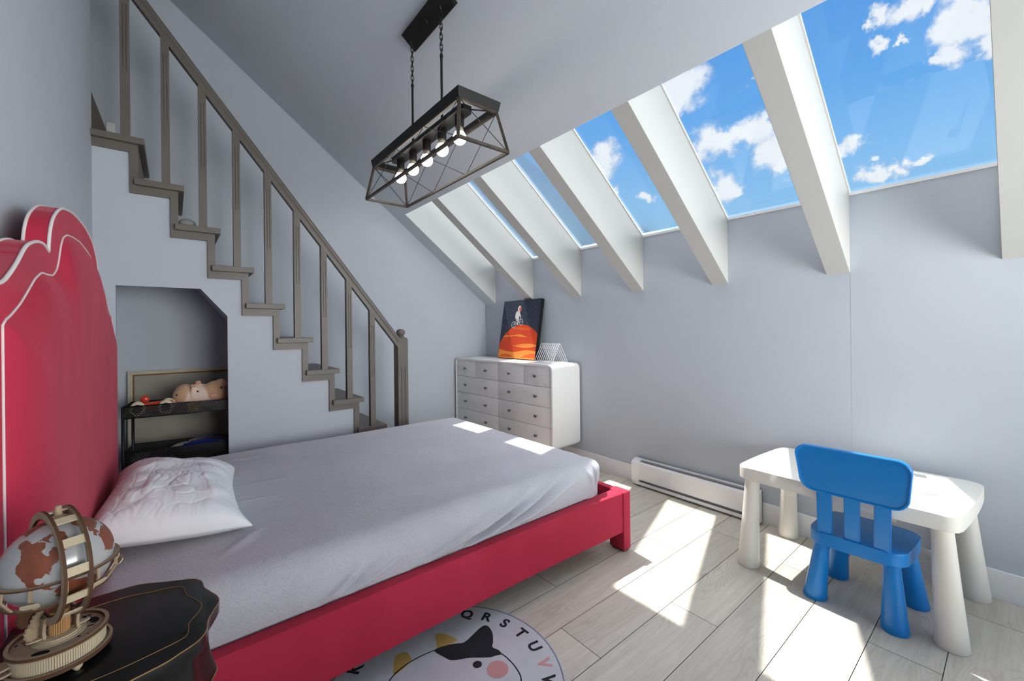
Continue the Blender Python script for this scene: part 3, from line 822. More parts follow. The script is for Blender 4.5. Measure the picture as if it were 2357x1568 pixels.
# ================================================================== BLUE CHAIR
ch = empty('childrens_chair', (2.21, .43, 0), 0, "blue plastic children's chair with three back slats at the white table", 'chair')
bm = bmesh.new()
seat = [tuple(p) for p in rrect(2.058, 2.345, .282, .576, .045, 7, .008)]
seat = [(x, y-(x-2.058)*.06-.0) for x, y in seat]
prism(bm, seat, 'z', .252, .303, bev=.006, seg=3)
place(link('seat', bm, blue_m, ch, auto=40), ch)
for bx, by, tx, ty in ((2.112, .568, 2.118, .540), (2.360, .548, 2.318, .520), (2.096, .312, 2.108, .322), (2.350, .285, 2.312, .305)):
    bm = bmesh.new(); cone_leg(bm, bx, by, tx, ty, .256, .043, .025)
    lg = place(link('leg', bm, blue_m, ch, auto=50), ch)
def brx(z): return 2.066-(z-.30)*.16           # leaning line of the back
for yb, yt in ((.519, .515), (.430, .426), (.341, .334)):
    bm = bmesh.new(); h = .0245
    vs = []
    for z, yc_ in ((.298, yb), (.487, yt)):
        x = brx(z)+(.003 if z > .4 else 0); vs.append([bm.verts.new(p) for p in ((x-.009, yc_-h, z), (x-.009, yc_+h, z), (x+.009, yc_+h, z), (x+.009, yc_-h, z))])
    bm.faces.new(vs[0][::-1]); bm.faces.new(vs[1])
    for k in range(4): bm.faces.new((vs[0][k], vs[0][(k+1) % 4], vs[1][(k+1) % 4], vs[1][k]))
    bmesh.ops.bevel(bm, geom=bm.edges[:], offset=.003, segments=2, affect='EDGES')
    place(link('slat', bm, blue_m, ch, auto=40), ch)
bm = bmesh.new()
pts = rrect(.243, .608, .478, .664, .045, 8)
o2 = []
for y, z in pts:
    t = (z-.478)/.186; w_ = .90+.10*t; yc_ = .4255
    y = yc_+(y-yc_)*w_; zz_ = z+.006*(1-((y-yc_)/.18)**2)*(1 if t > .5 else -1); o2.append((y, zz_))
def bring(inset, dx):
    cy, cz = .4255, .571; R_ = []
    for y, z in o2:
        v = Vector((y-cy, z-cz)); L = v.length; sx = (abs(v.x)-inset)/max(abs(v.x), 1e-6) if abs(v.x) > .05 else 1-inset/.18
        sy = (abs(v.y)-inset)/max(abs(v.y), 1e-6) if abs(v.y) > .03 else 1-inset/.09
        y2, z2 = cy+v.x*max(sx, 0), cz+v.y*max(sy, 0); curve = .016*(1-((y2-cy)/.185)**2)
        R_.append(bm.verts.new((brx(z2)+dx+curve*.6-.008, y2, z2)))
    return R_
rings = [bring(.030, -.0085), bring(.0075, -.0065), bring(.0062, -.0100), bring(.0025, -.0108), bring(0, -.008), bring(0, .010), bring(.003, .014), bring(.02, .015)]
for A, B in zip(rings, rings[1:]):
    n = len(A)
    for k in range(n): bm.faces.new((A[k], A[(k+1) % n], B[(k+1) % n], B[k])).smooth = True
bm.faces.new(rings[0]); bm.faces.new(rings[-1][::-1])
place(link('backrest', bm, blue_m, ch, auto=35), ch)

# remote on table
rm = empty('remote_control', (2.385, .265, .4875), math.atan2(.05, .22), 'white remote control with grey display lying on the white table', 'remote control')
bm = bmesh.new(); prism(bm, rrect(-.11, .11, -.024, .024, .010, 5), 'z', 0, .019, bev=.004); link('body', bm, trimw_m, rm, auto=40)
bm = bmesh.new(); prism(bm, rrect(.052, .100, -.019, .019, .003, 3), 'z', .018, .0198); link('display', bm, mat('lcd_grey', (120, 124, 124), .3), rm)
bm = bmesh.new()
for x in (-.02, .008, .034):
    for y in (-.013, 0, .013): prism(bm, rrect(x-.006, x+.006, y-.004, y+.004, .002, 3), 'z', .018, .0202)
link('buttons', bm, mat('button_grey', (190, 192, 192), .5), rm)

# ================================================================== HEATER
ht = empty('baseboard_heater', (2.64, 1.39, 0), 0, 'long white electric baseboard heater low on the wall behind the table', 'heater')
def hp(name, bm, m_): return place(link(name, bm, m_, ht, auto=40), ht)
hx0, hx1 = 2.602, 2.6595
bm = bmesh.new(); prism(bm, [(hx0, .052), (hx0-.001, .165), (hx0+.010, .176), (hx0+.013, .176), (hx0+.006, .160), (hx0+.006, .052)], 'y', 1.022, 1.768); hp('front_panel', bm, trimw_m)
bm = bmesh.new(); box(bm, hx1-.010, hx1, .967, 1.822, .02, .190); box(bm, hx1-.022, hx1-.008, .967, 1.822, .183, .190); box(bm, hx0+.004, hx1, 1.0, 1.8, .012, .020); box(bm, hx0+.001, hx0+.008, 1.02, 1.77, .016, .034); hp('back_plate', bm, trimw_m)
bm = bmesh.new(); box(bm, hx0+.014, hx1-.012, 1.0, 1.79, .05, .13); hp('heating_fins', bm, mat('fin_grey', (90, 90, 90), .6))
for a, b in ((.967, 1.026), (1.764, 1.824)):
    bm = bmesh.new(); prism(bm, [(hx0-.002, .045), (hx0-.002, .166), (hx0+.012, .180), (hx1, .192), (hx1, .012), (hx0+.010, .012), (hx0+.002, .03)], 'y', a, b, bev=.002); hp('end_cap', bm, trimw_m)

# outlet and plastic wrapper
ol = empty('wall_outlet', (XB, .425, .262), 0, 'cream wall outlet under the white table behind the blue chair', 'outlet')
cream_m = mat('cream_plastic', (222, 216, 196), .5)
bm = bmesh.new(); box(bm, -.006, 0, -.036, .036, -.058, .058, bev=.002); link('cover_plate', bm, cream_m, ol)
bm = bmesh.new()
for z in (-.024, .024): prism(bm, rrect(-.016, .016, z-.014, z+.014, .006, 4), 'x', -.009, -.005)
link('socket', bm, mat('cream_socket', (205, 196, 176), .5), ol)
bm = bmesh.new(); G = []
rr = random.Random(4)
for a in range(19):
    row = []
    for b in range(15):
        u, v = a/18, b/14; y = .335-.19*u; z = .002+.135*v*(1-.35*u)
        x = 2.652-.030*(1-v)**1.5-.004*abs(noise.noise((u*5, v*5, 1)))+.0015*noise.noise((u*12, v*12, 5))
        row.append(bm.verts.new((min(x, 2.657), y+.008*noise.noise((u*3, v*6, 2)), z+.004*noise.noise((u*7, 3, v*3))*(1 if v > .05 else 0))))
    G.append(row)
for a in range(18):
    for b in range(14): bm.faces.new((G[a][b], G[a+1][b], G[a+1][b+1], G[a][b+1])).material_index = 1 if (a in (0, 1) and b == 13) or (a == 1 and b in (5, 6)) else 0
bmesh.ops.solidify(bm, geom=bm.faces[:], thickness=.0008)
o = link('plastic_wrapper', bm, [mat('cloudy_plastic', (235, 235, 235), .35, .6), mat('red_print', (190, 70, 60), .5)])
tag(o, 'crumpled clear plastic wrapper on the floor against the baseboard', 'plastic wrapper')

# ================================================================== DRESSER
dr = empty('dresser', (2.319, 2.352, 0), math.radians(2.30), 'white dresser with marbled drawer fronts and rounded corners in the far corner', 'dresser')
W, DP, Z0, Z1 = 1.368, .336, .172, .858
bm = bmesh.new()
O_ = rrect(0, W, Z0, Z1, .045, 8); I_ = rrect(.017, W-.017, Z0+.017, Z1-.017, .030, 8)
va = [bm.verts.new((0, y, z)) for y, z in O_]; vb = [bm.verts.new((DP, y, z)) for y, z in O_]
vc = [bm.verts.new((0, y, z)) for y, z in I_]; vd = [bm.verts.new((.03, y, z)) for y, z in I_]; n = len(O_)
for k in range(n):
    k2 = (k+1) % n
    bm.faces.new((va[k], vb[k], vb[k2], va[k2])); bm.faces.new((va[k], va[k2], vc[k2], vc[k])); bm.faces.new((vc[k], vc[k2], vd[k2], vd[k]))
bm.faces.new(vb); bm.faces.new(vd[::-1]).material_index = 1
es = [e for e in bm.edges if all(abs(v.co.x) < 1e-6 for v in e.verts) and e.verts[0] in va and e.verts[1] in va]
bmesh.ops.bevel(bm, geom=es, offset=.003, segments=2, affect='EDGES')
link('carcass', bm, [dresw_m, mat('drawer_shadow_gap', (70, 70, 70), .9)], dr, auto=35)
rows = [(.678, Z1-.019), (.514, .675), (.351, .511), (Z0+.019, .348)]
hw_ = W/2
def knob(parent, y, z):
    bm = bmesh.new(); vs = lathe(bm, [(.0045, 0), (.0045, .014), (.013, .018), (.015, .023), (.011, .028), (0, .029)], 20)
    M_ = Matrix.Translation((.010, y, z)) @ Matrix.Rotation(-PI/2, 4, 'Y') @ Matrix.Diagonal((.85, 1.35, 1, 1))
    bmesh.ops.transform(bm, matrix=M_, verts=vs); link('knob', bm, chrome_m, parent, auto=50)
def drawer(y0, y1, z0, z1, knobs):
    bm = bmesh.new(); box(bm, .008, .029, y0+.0015, y1-.0015, z0, z1, bev=.0012); o = link('drawer', bm, marble_m, dr, auto=30)
    for k in knobs: knob(o, k, (z0+z1)/2)
z0, z1 = rows[0]; q = [.019, W*.25, hw_, W*.75, W-.019]
for a, b in zip(q, q[1:]): drawer(a, b, z0, z1, [(a+b)/2+(.01 if a < .02 else 0)])
for z0, z1 in rows[1:]:
    drawer(.019, hw_, z0, z1, [.185, .515]); drawer(hw_, W-.019, z0, z1, [.853, 1.183])
for x, y in ((.07, .30), (.07, W-.20), (DP-.07, .34), (DP-.07, W-.20)):
    bm = bmesh.new(); lathe(bm, [(.012, 0), (.022, .165), (.022, Z0+.003)], 20, (x, y, 0)); link('leg', bm, dresw_m, dr, auto=40)

# ================================================================== PAINTING
ptg = empty('canvas_painting', (2.532, 2.790, .8625), 0, 'canvas painting of an astronaut cycling over an orange planet on the dresser', 'painting')
ptg.rotation_euler = (0, math.radians(9.6), 0)
PW, PH = .555, .575
navy = mat('painted_navy', (52, 58, 76), .6, .3, var=.12, varscale=9, scale_vec=(1, 6, 1))
org = [mat('painted_orange_red', (226, 76, 38), .6, .3, var=.06), mat('painted_orange', (240, 102, 48), .6, .3), mat('painted_amber', (252, 154, 66), .6, .3), mat('painted_white', (226, 226, 222), .6, .3), mat('painted_visor', (226, 96, 76), .6, .3), mat('canvas_black', (18, 17, 17), .6, .3)]
bm = bmesh.new(); box(bm, 0, .036, 0, PW, 0, PH, bev=.001)
link('stretched_canvas', bm, org[5], ptg)
bm = bmesh.new()
def art(pts, d, mi):
    vs = [bm.verts.new((-.0003-d*.00008, PW-x, z)) for x, z in pts]; bm.faces.new(vs).material_index = mi
art([(.006, .004), (PW-.004, .004), (PW-.004, PH-.004), (.006, PH-.004)], 0, 0)
PC, PR = (.318, -.020), .352
def planet_top(x): return PC[1]+math.sqrt(max(PR*PR-(x-PC[0])**2, 0))
xs = [.006+(PW-.010)*k/60 for k in range(61)]
art([(xs[0], .004)]+[(x, planet_top(x)) for x in xs]+[(xs[-1], .004)][::1], 1, 1)
def band(x0, x1, zl, zh, d, mi):
    X = [x0+(x1-x0)*k/30 for k in range(31)]
    art([(x, min(zl(x), planet_top(x)-.001)) for x in X]+[(x, min(zh(x), planet_top(x)-.001)) for x in X[::-1]], d, mi)
band(.10, .46, lambda x: .288+.01*math.sin(x*14), lambda x: .292+.014*math.sin((x-.1)/.36*PI), 2, 2)
band(.05, .42, lambda x: .216-.004*math.sin(x*20), lambda x: .217+.018*math.sin((x-.05)/.37*PI)+.006*math.sin(x*25), 2, 3)
band(.21, PW-.005, lambda x: .122+.012*math.sin(x*12), lambda x: .124+.026*math.sin((x-.21)/.34*PI*.75), 2, 3)
band(.006, PW-.005, lambda x: .004, lambda x: .078+.012*math.sin(x*13+2), 2, 3)
band(.02, .24, lambda x: .018+.004*math.sin(x*30), lambda x: .020+.026*math.sin((x-.02)/.22*PI), 3, 2)
band(.36, PW-.005, lambda x: .018, lambda x: .018+.042*math.sin((x-.36)/.19*PI*.6), 3, 2)
rs = random.Random(3)
for (x, z) in [(.43, .535), (.485, .49), (.46, .40), (.44, .425), (.50, .38), (.42, .375), (.395, .345), (.49, .35), (.36, .44), (.05, .50), (.14, .48), (.12, .43), (.24, .52), (.07, .40), (.10, .36), (.15, .34), (.08, .31), (.20, .50), (.31, .41), (.06, .25), (.03, .33), (.355, .50), (.50, .44), (.515, .30), (.26, .55), (.47, .33)]:
    art(disc_pts(rs.choice((.0012, .0018, .0024)), 8, (x, z)), 2, 4)
def aring(cx, cz, r, wd, d, mi, n=32):
    A, B = disc_pts(r, n, (cx, cz)), disc_pts(r-wd, n, (cx, cz))
    for k in range(n): art([A[k], A[(k+1) % n], B[(k+1) % n], B[k]], d, mi)
def aline(a, b, wd, d, mi):
    v = Vector((b[0]-a[0], b[1]-a[1])).normalized(); nn_ = Vector((-v.y, v.x))*wd/2
    art([(a[0]+nn_.x, a[1]+nn_.y), (b[0]+nn_.x, b[1]+nn_.y), (b[0]-nn_.x, b[1]-nn_.y), (a[0]-nn_.x, a[1]-nn_.y)], d, mi)
w1, w2 = (.190, .333), (.300, .358)
for c_ in (w1, w2):
    aring(*c_, .031, .0045, 4, 4)
    for k in range(4): aline(c_, (c_[0]+.027*math.cos(k*1.6+.3), c_[1]+.027*math.sin(k*1.6+.3)), .0012, 4, 4)
aline(w1, (.235, .350), .004, 5, 4); aline((.235, .350), w2, .0035, 5, 4); aline((.235, .350), (.228, .375), .004, 5, 4); aline((.228, .375), (.285, .392), .004, 5, 4); aline(w2, (.290, .400), .004, 5, 4); aline(w1, (.228, .375), .003, 5, 4)
art([(.205, .44), (.215, .462), (.232, .468), (.238, .45), (.232, .40), (.212, .388), (.203, .41)], 6, 4)          # back pack
art([(.228, .452), (.255, .458), (.275, .44), (.262, .40), (.258, .378), (.225, .376), (.222, .40)], 7, 4)     # torso
aline((.262, .440), (.285, .412), .014, 8, 4); aline((.283, .414), (.290, .400), .010, 8, 4)
aline((.238, .385), (.262, .365), .020, 8, 4); aline((.258, .370), (.248, .338), .014, 8, 4); aline((.236, .334), (.262, .335), .008, 8, 4)
art(disc_pts(.031, 28, (.258, .486), .86, 1.05), 9, 4); art(disc_pts(.024, 24, (.270, .484), .68, 1.0), 10, 5)
# navy backing of pieces
link('picture', bm, [navy]+org, ptg)

# ================================================================== WIRE RACK
rk = empty('wire_rack', (2.50, 2.55, .8595), 0, 'white triangular wire file rack standing beside the painting on the dresser', 'rack')
for k in range(10):
    y = .108-.2140*k/9
    bm = bmesh.new(); P = []
    for a, b in (((-.092, .004), (0, .165)), ((0, .165), (.092, .004)), ((.092, .004), (-.092, .004))):
        pass
    corners = [Vector((-.094, y, .0035)), Vector((0, y, .168)), Vector((.094, y, .0035))]
    path = []
    for q in range(3):
        p0, p1, p2 = corners[q-1], corners[q], corners[(q+1) % 3]
        a = p1+(p0-p1).normalized()*.010; b = p1+(p2-p1).normalized()*.010
        for t in (0, .25, .5, .75, 1): path.append(a*(1-t)**2+p1*2*t*(1-t)+b*t*t)
    tube(bm, path, .0022, 6, closed=True, up=(0, 1, 0)); link('wire_loop', bm, wire_m, rk, smooth=True)
for x in (-.06, .06):
    bm = bmesh.new(); tube(bm, [(x, .108, .0075), (x, -.106, .0075)], .002, 6); link('base_wire', bm, wire_m, rk)

# ================================================================== PENDANT LIGHT
FX, FY = .993, 1.883
pl = empty('pendant_light', (FX, FY, 1.905), 0, 'black open cage linear pendant with five lit bulbs hanging from two chains', 'pendant light')
def pp(name, bm, m_, parent=pl, **k):
    o = link(name, bm, m_, parent, **k)
    if parent is pl: place(o, pl)
    return o
cang = math.atan(S)
bm = bmesh.new(); vs = box(bm, -.049, .049, -.21, .21, -.022, .0, bev=.002)
bmesh.ops.transform(bm, matrix=Matrix.Translation((1.002, 1.862, zc(1.002)-.0008)) @ Matrix.Rotation(cang, 4, 'Y'), verts=bm.verts[:])
vs = lathe(bm, [(.009, -.034), (.011, -.030), (.011, -.020)], 16)
bmesh.ops.transform(bm, matrix=Matrix.Translation((1.002, 1.862, zc(1.002))) @ Matrix.Rotation(cang, 4, 'Y'), verts=vs)
cp = pp('canopy', bm, black_m)
nick = mat('chrome_hook', (170, 170, 168), .25, metal=1)
for y in (2.034, 1.727):
    ztop = zc(FX)-.026
    bm = bmesh.new(); tube(bm, [(FX, y, ztop+.012), (FX, y, ztop-.004), (FX+.006, y, ztop-.010), (FX, y, ztop-.016), (FX-.006, y, ztop-.010)], .0022, 6); lathe(bm, [(.012, .012), (.010, .006), (0, .004)], 14, (FX, y, ztop-.0))
    link('ceiling_hook', bm, nick, cp, smooth=True).location = (0, 0, 0)
    bm = bmesh.new(); z = ztop-.012; k = 0; zend = 2.447
    nl = 9; pitch = (z-zend)/nl
    for k in range(nl):
        zc_ = z-pitch*(k+.5); L = pitch*.5+.0055; wdt = .0085; path = []
        for q in range(16):
            a = 2*PI*q/16; dx = wdt*math.cos(a); dz = (L-wdt)*(1 if math.sin(a) >= 0 else -1)+wdt*math.sin(a)
            path.append((FX+(dx if k % 2 else dx*.25), y+(dx*.3 if k % 2 else dx), zc_+dz))
        tube(bm, path, .0019, 6, closed=True)
    pp('chain', bm, black_m, smooth=True)
    bm = bmesh.new(); tube(bm, [(FX, y, 2.452), (FX, y, 2.119)], .0058, 12); lathe(bm, [(.0075, 0), (.0085, .006), (.007, .014), (.004, .02)], 12, (FX, y, 2.436)); pp('rod', bm, black_m, auto=40)
hx, hy = .125, .4965; tx_, ty_ = .094, .457; zb_, zt_ = 1.905, 2.082
bm = bmesh.new()
def frame_band(bm, ox, oy, ix, iy, z0, z1, fl_=0):
    O4 = [(-ox, -oy), (ox, -oy), (ox, oy), (-ox, oy)]; I4 = [(-ix, -iy), (ix, -iy), (ix, iy), (-ix, iy)]
    V4 = [[bm.verts.new((FX+p[0], FY+p[1], z)) for p in P] for P, z in ((O4, z0), ([(p[0]+math.copysign(fl_, p[0]), p[1]+math.copysign(fl_, p[1])) for p in O4], z1), ([(p[0]+math.copysign(fl_, p[0]), p[1]+math.copysign(fl_, p[1])) for p in I4], z1), (I4, z0))]
    for A, B in zip(V4, V4[1:]+V4[:1]):
        for k in range(4): bm.faces.new((A[k], A[(k+1) % 4], B[(k+1) % 4], B[k]))
frame_band(bm, .100, .464, .096, .460, 2.084, 2.124, .007)
pp('top_band', bm, black_m)
bm = bmesh.new(); t_ = .012
for sx in (-1, 1):
    bar(bm, (FX+sx*hx, FY-hy, zb_), (FX+sx*hx, FY+hy, zb_), t_, t_)
    bar(bm, (FX+sx*tx_, FY-ty_, zt_), (FX+sx*tx_, FY+ty_, zt_), t_, t_)
for sy in (-1, 1):
    bar(bm, (FX-hx, FY+sy*hy, zb_), (FX+hx, FY+sy*hy, zb_), t_, t_)
    bar(bm, (FX-tx_, FY+sy*ty_, zt_), (FX+tx_, FY+sy*ty_, zt_), t_, t_)
    for sx in (-1, 1): bar(bm, (FX+sx*hx, FY+sy*hy, zb_), (FX+sx*tx_, FY+sy*ty_, zt_), t_, t_, up=(sx, sy, 0))
pp('cage_frame', bm, bronze_m)
for sx in (-1, 1):
    for k in range(3):
        a, b = -hy+2*hy*k/3, -hy+2*hy*(k+1)/3; c_, d_ = -ty_+2*ty_*k/3, -ty_+2*ty_*(k+1)/3
        for (y0, y1) in ((a, d_), (b, c_)):
            bm = bmesh.new(); tube(bm, [(FX+sx*hx, FY+y0, zb_), (FX+sx*tx_, FY+y1, zt_)], .0016, 6); pp('cross_wire', bm, black_m)
for sy in (-1, 1):
    for s2 in (-1, 1):
        bm = bmesh.new(); tube(bm, [(FX-s2*hx, FY+sy*hy, zb_), (FX+s2*tx_, FY+sy*ty_, zt_)], .0016, 6); pp('cross_wire', bm, black_m)
bm = bmesh.new(); prism(bm, [(FX-.034, FY-.352), (FX-.020, FY-.375), (FX+.020, FY-.375), (FX+.034, FY-.352), (FX+.034, FY+.352), (FX+.020, FY+.375), (FX-.020, FY+.375), (FX-.034, FY+.352)], 'z', 2.098, 2.120, bev=.0015)
for sy in (-1, 1): tube(bm, [(FX-.024, FY+sy*.368, 2.109), (FX-.094, FY+sy*.445, 2.092)], .003, 6); tube(bm, [(FX+.024, FY+sy*.368, 2.109), (FX+.094, FY+sy*.445, 2.092)], .003, 6)
pp('socket_bar', bm, black_m)
bulb_m = mat('lit_bulb', (255, 246, 232), .3, .5, emit=((1.0, .93, .84), 13.0))
neck_m = mat('bulb_neck', (150, 142, 130), .5, .4)
for y in (2.189, 2.036, 1.882, 1.729, 1.574):
    bm = bmesh.new(); lathe(bm, [(.020, 0), (.0205, .002), (.0205, .050), (.018, .054)], 24, (FX, y, 2.048)); sk = pp('socket', bm, black_m, auto=40)
    bm = bmesh.new()
    pr = [(.013, .050), (.0155, .042), (.0215, .024)]
    lathe(bm, pr, 28, (FX, y, 2.0)); link('bulb_neck', bm, neck_m, sk, smooth=True)
    bm = bmesh.new(); pr = [(.0215, .022)]+[(.030*math.sin(a), -.002+.030*math.cos(a)) for a in [math.radians(d_) for d_ in range(48, 180, 11)]]+[(0, -.032)]
    lathe(bm, pr, 28, (FX, y, 2.002)); link('light_bulb', bm, bulb_m, sk, smooth=True)

# ================================================================== NICHE: leaning canvas, cart, toys
cv = empty('stretched_canvas', (-.235, 3.66, .0015), 0, 'back of a large stretched canvas leaning in the niche behind the cart', 'canvas')
cv.rotation_euler = (math.radians(-3.6), 0, 0)
linen = mat('raw_linen', (158, 152, 142), .9, .1, bump=(300, .2), var=.06)
pine = mat('pale_pine', (186, 178, 160), .7, .2, var=.1, varscale=8); pine2 = mat('brown_pine', (128, 92, 58), .7, .2)
CWd, CHt = .76, .895
bm = bmesh.new(); box(bm, 0, CWd, .022, .026, 0, CHt); link('canvas_cloth', bm, linen, cv)
bm = bmesh.new(); box(bm, 0, .024, 0, .022, 0, CHt); box(bm, CWd-.03, CWd, 0, .022, 0, CHt); box(bm, .024, CWd-.03, 0, .022, CHt-.022, CHt); box(bm, .03, CWd-.03, 0, .022, 0, .028); link('stretcher_frame', bm, pine, cv)
bm = bmesh.new(); box(bm, .024, .032, .004, .0215, .028, CHt-.022); box(bm, .032, CWd-.03, .004, .0215, CHt-.032, CHt-.022); link('stretcher_edge', bm, pine2, cv)

ca = math.radians(-8); cart = empty('utility_cart', (-.229, 3.268, 0), ca, 'black perforated metal utility cart holding toys in the stair niche', 'cart')
CL, CDp = .58, .22
def panel(bm, uvl, p, e1, e2):
    p, e1, e2 = Vector(p), Vector(e1), Vector(e2)
    f = bm.faces.new([bm.verts.new(q) for q in (p, p+e1, p+e1+e2, p+e2)])
    for l, uv in zip(f.loops, ((0, 0), (e1.length, 0), (e1.length, e2.length), (0, e2.length))): l[uvl].uv = uv
for zb, zt2 in ((.655, .722), (.392, .458), (.12, .185)):
    bm = bmesh.new(); uvl = bm.loops.layers.uv.new('UVMap')
    panel(bm, uvl, (0, 0, zb), (CL, 0, 0), (0, 0, zt2-zb)); panel(bm, uvl, (0, CDp, zb), (CL, 0, 0), (0, 0, zt2-zb))
    panel(bm, uvl, (0, 0, zb), (0, CDp, 0), (0, 0, zt2-zb)); panel(bm, uvl, (CL, 0, zb), (0, CDp, 0), (0, 0, zt2-zb))
    panel(bm, uvl, (0, 0, zb), (CL, 0, 0), (0, CDp, 0))
    tr = link('mesh_tray', bm, mesh_m, cart)
    bm = bmesh.new()
    for z, r in ((zb, .003), (zt2, .0035)): tube(bm, [(0, 0, z), (CL, 0, z), (CL, CDp, z), (0, CDp, z)], r, 8, closed=True)
    link('tray_rim', bm, black_m, tr)
for x, y in ((0, 0), (CL, 0), (0, CDp), (CL, CDp)):
    bm = bmesh.new(); tube(bm, [(x, y, .03), (x, y, .724)], .0075, 12); pst = link('post', bm, black_m, cart)
    bm = bmesh.new(); vs = lathe(bm, [(.016, -.008), (.018, -.005), (.018, .005), (.016, .008)], 20)
    bmesh.ops.transform(bm, matrix=Matrix.Translation((x, y, .018)) @ Matrix.Rotation(PI/2, 4, 'X'), verts=vs); link('castor', bm, dark_m, pst)
CM = Matrix.Translation((-.229, 3.268, 0)) @ Matrix.Rotation(ca, 4, 'Z')
def on_cart(name, x, y, z, label, cat, rz=0, group=None):
    p = CM @ Vector((x, y, z)); return empty(name, p, ca+rz, label, cat, group)
red_m = mat('red_orange_paint', (206, 58, 32), .3, .5, coat=.5)
beige_m = mat('beige_rubber', (206, 190, 160), .6)
car = on_cart('toy_car', .120, .052, .6585, 'red orange wooden toy racing car with beige wheels on the top cart tray', 'toy car')
car.scale = (1.05, 1.0, 1.25)
bm = bmesh.new()
prism(bm, [(-.105, .018), (-.10, .030), (-.06, .050), (-.02, .058), (.06, .066), (.09, .062), (.10, .045), (.10, .02)], 'y', -.022, .022, bev=.005); link('car_body', bm, red_m, car, auto=50)
bm = bmesh.new(); ball(bm, (-.03, 0, .076), .019, sc_=(1.1, .9, .95)); link('driver_head', bm, red_m, car, smooth=True)
for x, r in ((-.055, .035), (.068, .035)):
    for s_ in (-1, 1):
        bm = bmesh.new(); vs = lathe(bm, [(r*.62, -.009), (r*.9, -.010), (r, -.004), (r, .004), (r*.9, .010), (r*.62, .009)], 32)
        bmesh.ops.transform(bm, matrix=Matrix.Translation((x, s_*.036, r+.001)) @ Matrix.Rotation(PI/2, 4, 'X'), verts=vs); wh = link('wheel', bm, beige_m, car, smooth=True)
        bm = bmesh.new(); vs = lathe(bm, [(r*.6, -.0108), (r*.6, .0108)], 24)
        bmesh.ops.transform(bm, matrix=Matrix.Translation((x, s_*.036, r+.001)) @ Matrix.Rotation(PI/2, 4, 'X'), verts=vs); link('wheel_hub', bm, dark_m, wh)
# plush animal
def plush_mat():
    mt, N = new_mat('plush_beige_white'); tc = N.node('ShaderNodeTexCoord').outputs['Object']
    s_ = N.node('ShaderNodeSeparateXYZ', {0: tc}); nz = N.node('ShaderNodeTexNoise', {'Vector': tc, 'Scale': 14.}).outputs[0]
    v = N.math('ADD', N.math('ABSOLUTE', N.math('ADD', s_.outputs[0], .012)), N.math('MULTIPLY', s_.outputs[2], .55))
    f = N.mapr(N.math('ADD', v, N.math('MULTIPLY', nz, .03)), .098, .118)
    c = N.mix(f, s2l((226, 200, 184)), s2l((198, 158, 124)))
    bp_ = N.node('ShaderNodeBump', {'Height': N.node('ShaderNodeTexNoise', {'Vector': tc, 'Scale': 300.}).outputs[0], 'Strength': .3, 'Distance': .003}).outputs[0]
    out(N, N.node('ShaderNodeBsdfPrincipled', {'Base Color': c, 'Roughness': .9, 'Sheen Weight': .4, 'Normal': bp_}).outputs[0]); return mt
ppl = on_cart('plush_toy', .350, .145, .6575, 'beige and white plush animal lying on its back on the top cart tray', 'plush toy')
ppl.scale = (1.05, 1.05, 1.2)
bm = bmesh.new()
ball(bm, (-.075, 0, .070), .066, sc_=(1.0, .95, 1.02)); ball(bm, (.0, 0, .066), .066, sc_=(1.3, .95, 1.0)); ball(bm, (.070, 0, .074), .068, sc_=(1.0, .95, 1.05))
ball(bm, (-.035, -.045, .088), .022, sc_=(.75, .9, 1.9)); ball(bm, (-.015, -.01, .125), .018, sc_=(1.2, 1, .9)); ball(bm, (.10, -.02, .135), .024, sc_=(1.2, 1, .9))
po_ = link('plush_body', bm, plush_mat(), ppl, smooth=True)
md = po_.modifiers.new('merge', 'REMESH'); md.mode = 'VOXEL'; md.voxel_size = .004; md.use_smooth_shade = True
sm_ = po_.modifiers.new('soft', 'SMOOTH'); sm_.iterations = 6
pk = mat('plush_pink', (206, 154, 132), .9, sheen=.4)
for c_, sc2 in (((.070, -.062, .072), (1.25, .45, .70)), ((.118, -.035, .130), (.9, .5, .9))):
    bm = bmesh.new(); ball(bm, c_, .020, sc_=sc2); link('ear', bm, pk, ppl, smooth=True)
for c_ in ((-.112, -.048, .085), (-.012, -.058, .098), (.105, -.060, .110)):
    bm = bmesh.new(); ball(bm, c_, .0045); link('eye', bm, dark_m, ppl, smooth=True)
for c_ in ((-.035, -.050, .128), (-.012, -.028, .142)):
    bm = bmesh.new(); ball(bm, c_, .012, sc_=(1.2, .8, .8)); link('paw_pad', bm, pk, ppl, smooth=True)
blk = on_cart('toy_block', .322, .035, .6575, 'yellow toy block behind the front rim of the top cart tray', 'toy block')
bm = bmesh.new(); box(bm, -.028, .028, -.018, .018, 0, .060, bev=.004); o = link('block_body', bm, mat('yellow_plastic', (224, 190, 50), .4), blk)
rdb = on_cart('toy_brick', .262, .035, .6575, 'dark red toy brick between the toy car and the yellow block', 'toy block')
bm = bmesh.new(); box(bm, -.028, .028, -.016, .016, 0, .048, bev=.003)
for x in (-.014, .014): lathe(bm, [(.007, 0), (.007, .005)], 12, (x, 0, .048))
link('brick_body', bm, mat('dark_red_plastic', (130, 28, 40), .4), rdb)
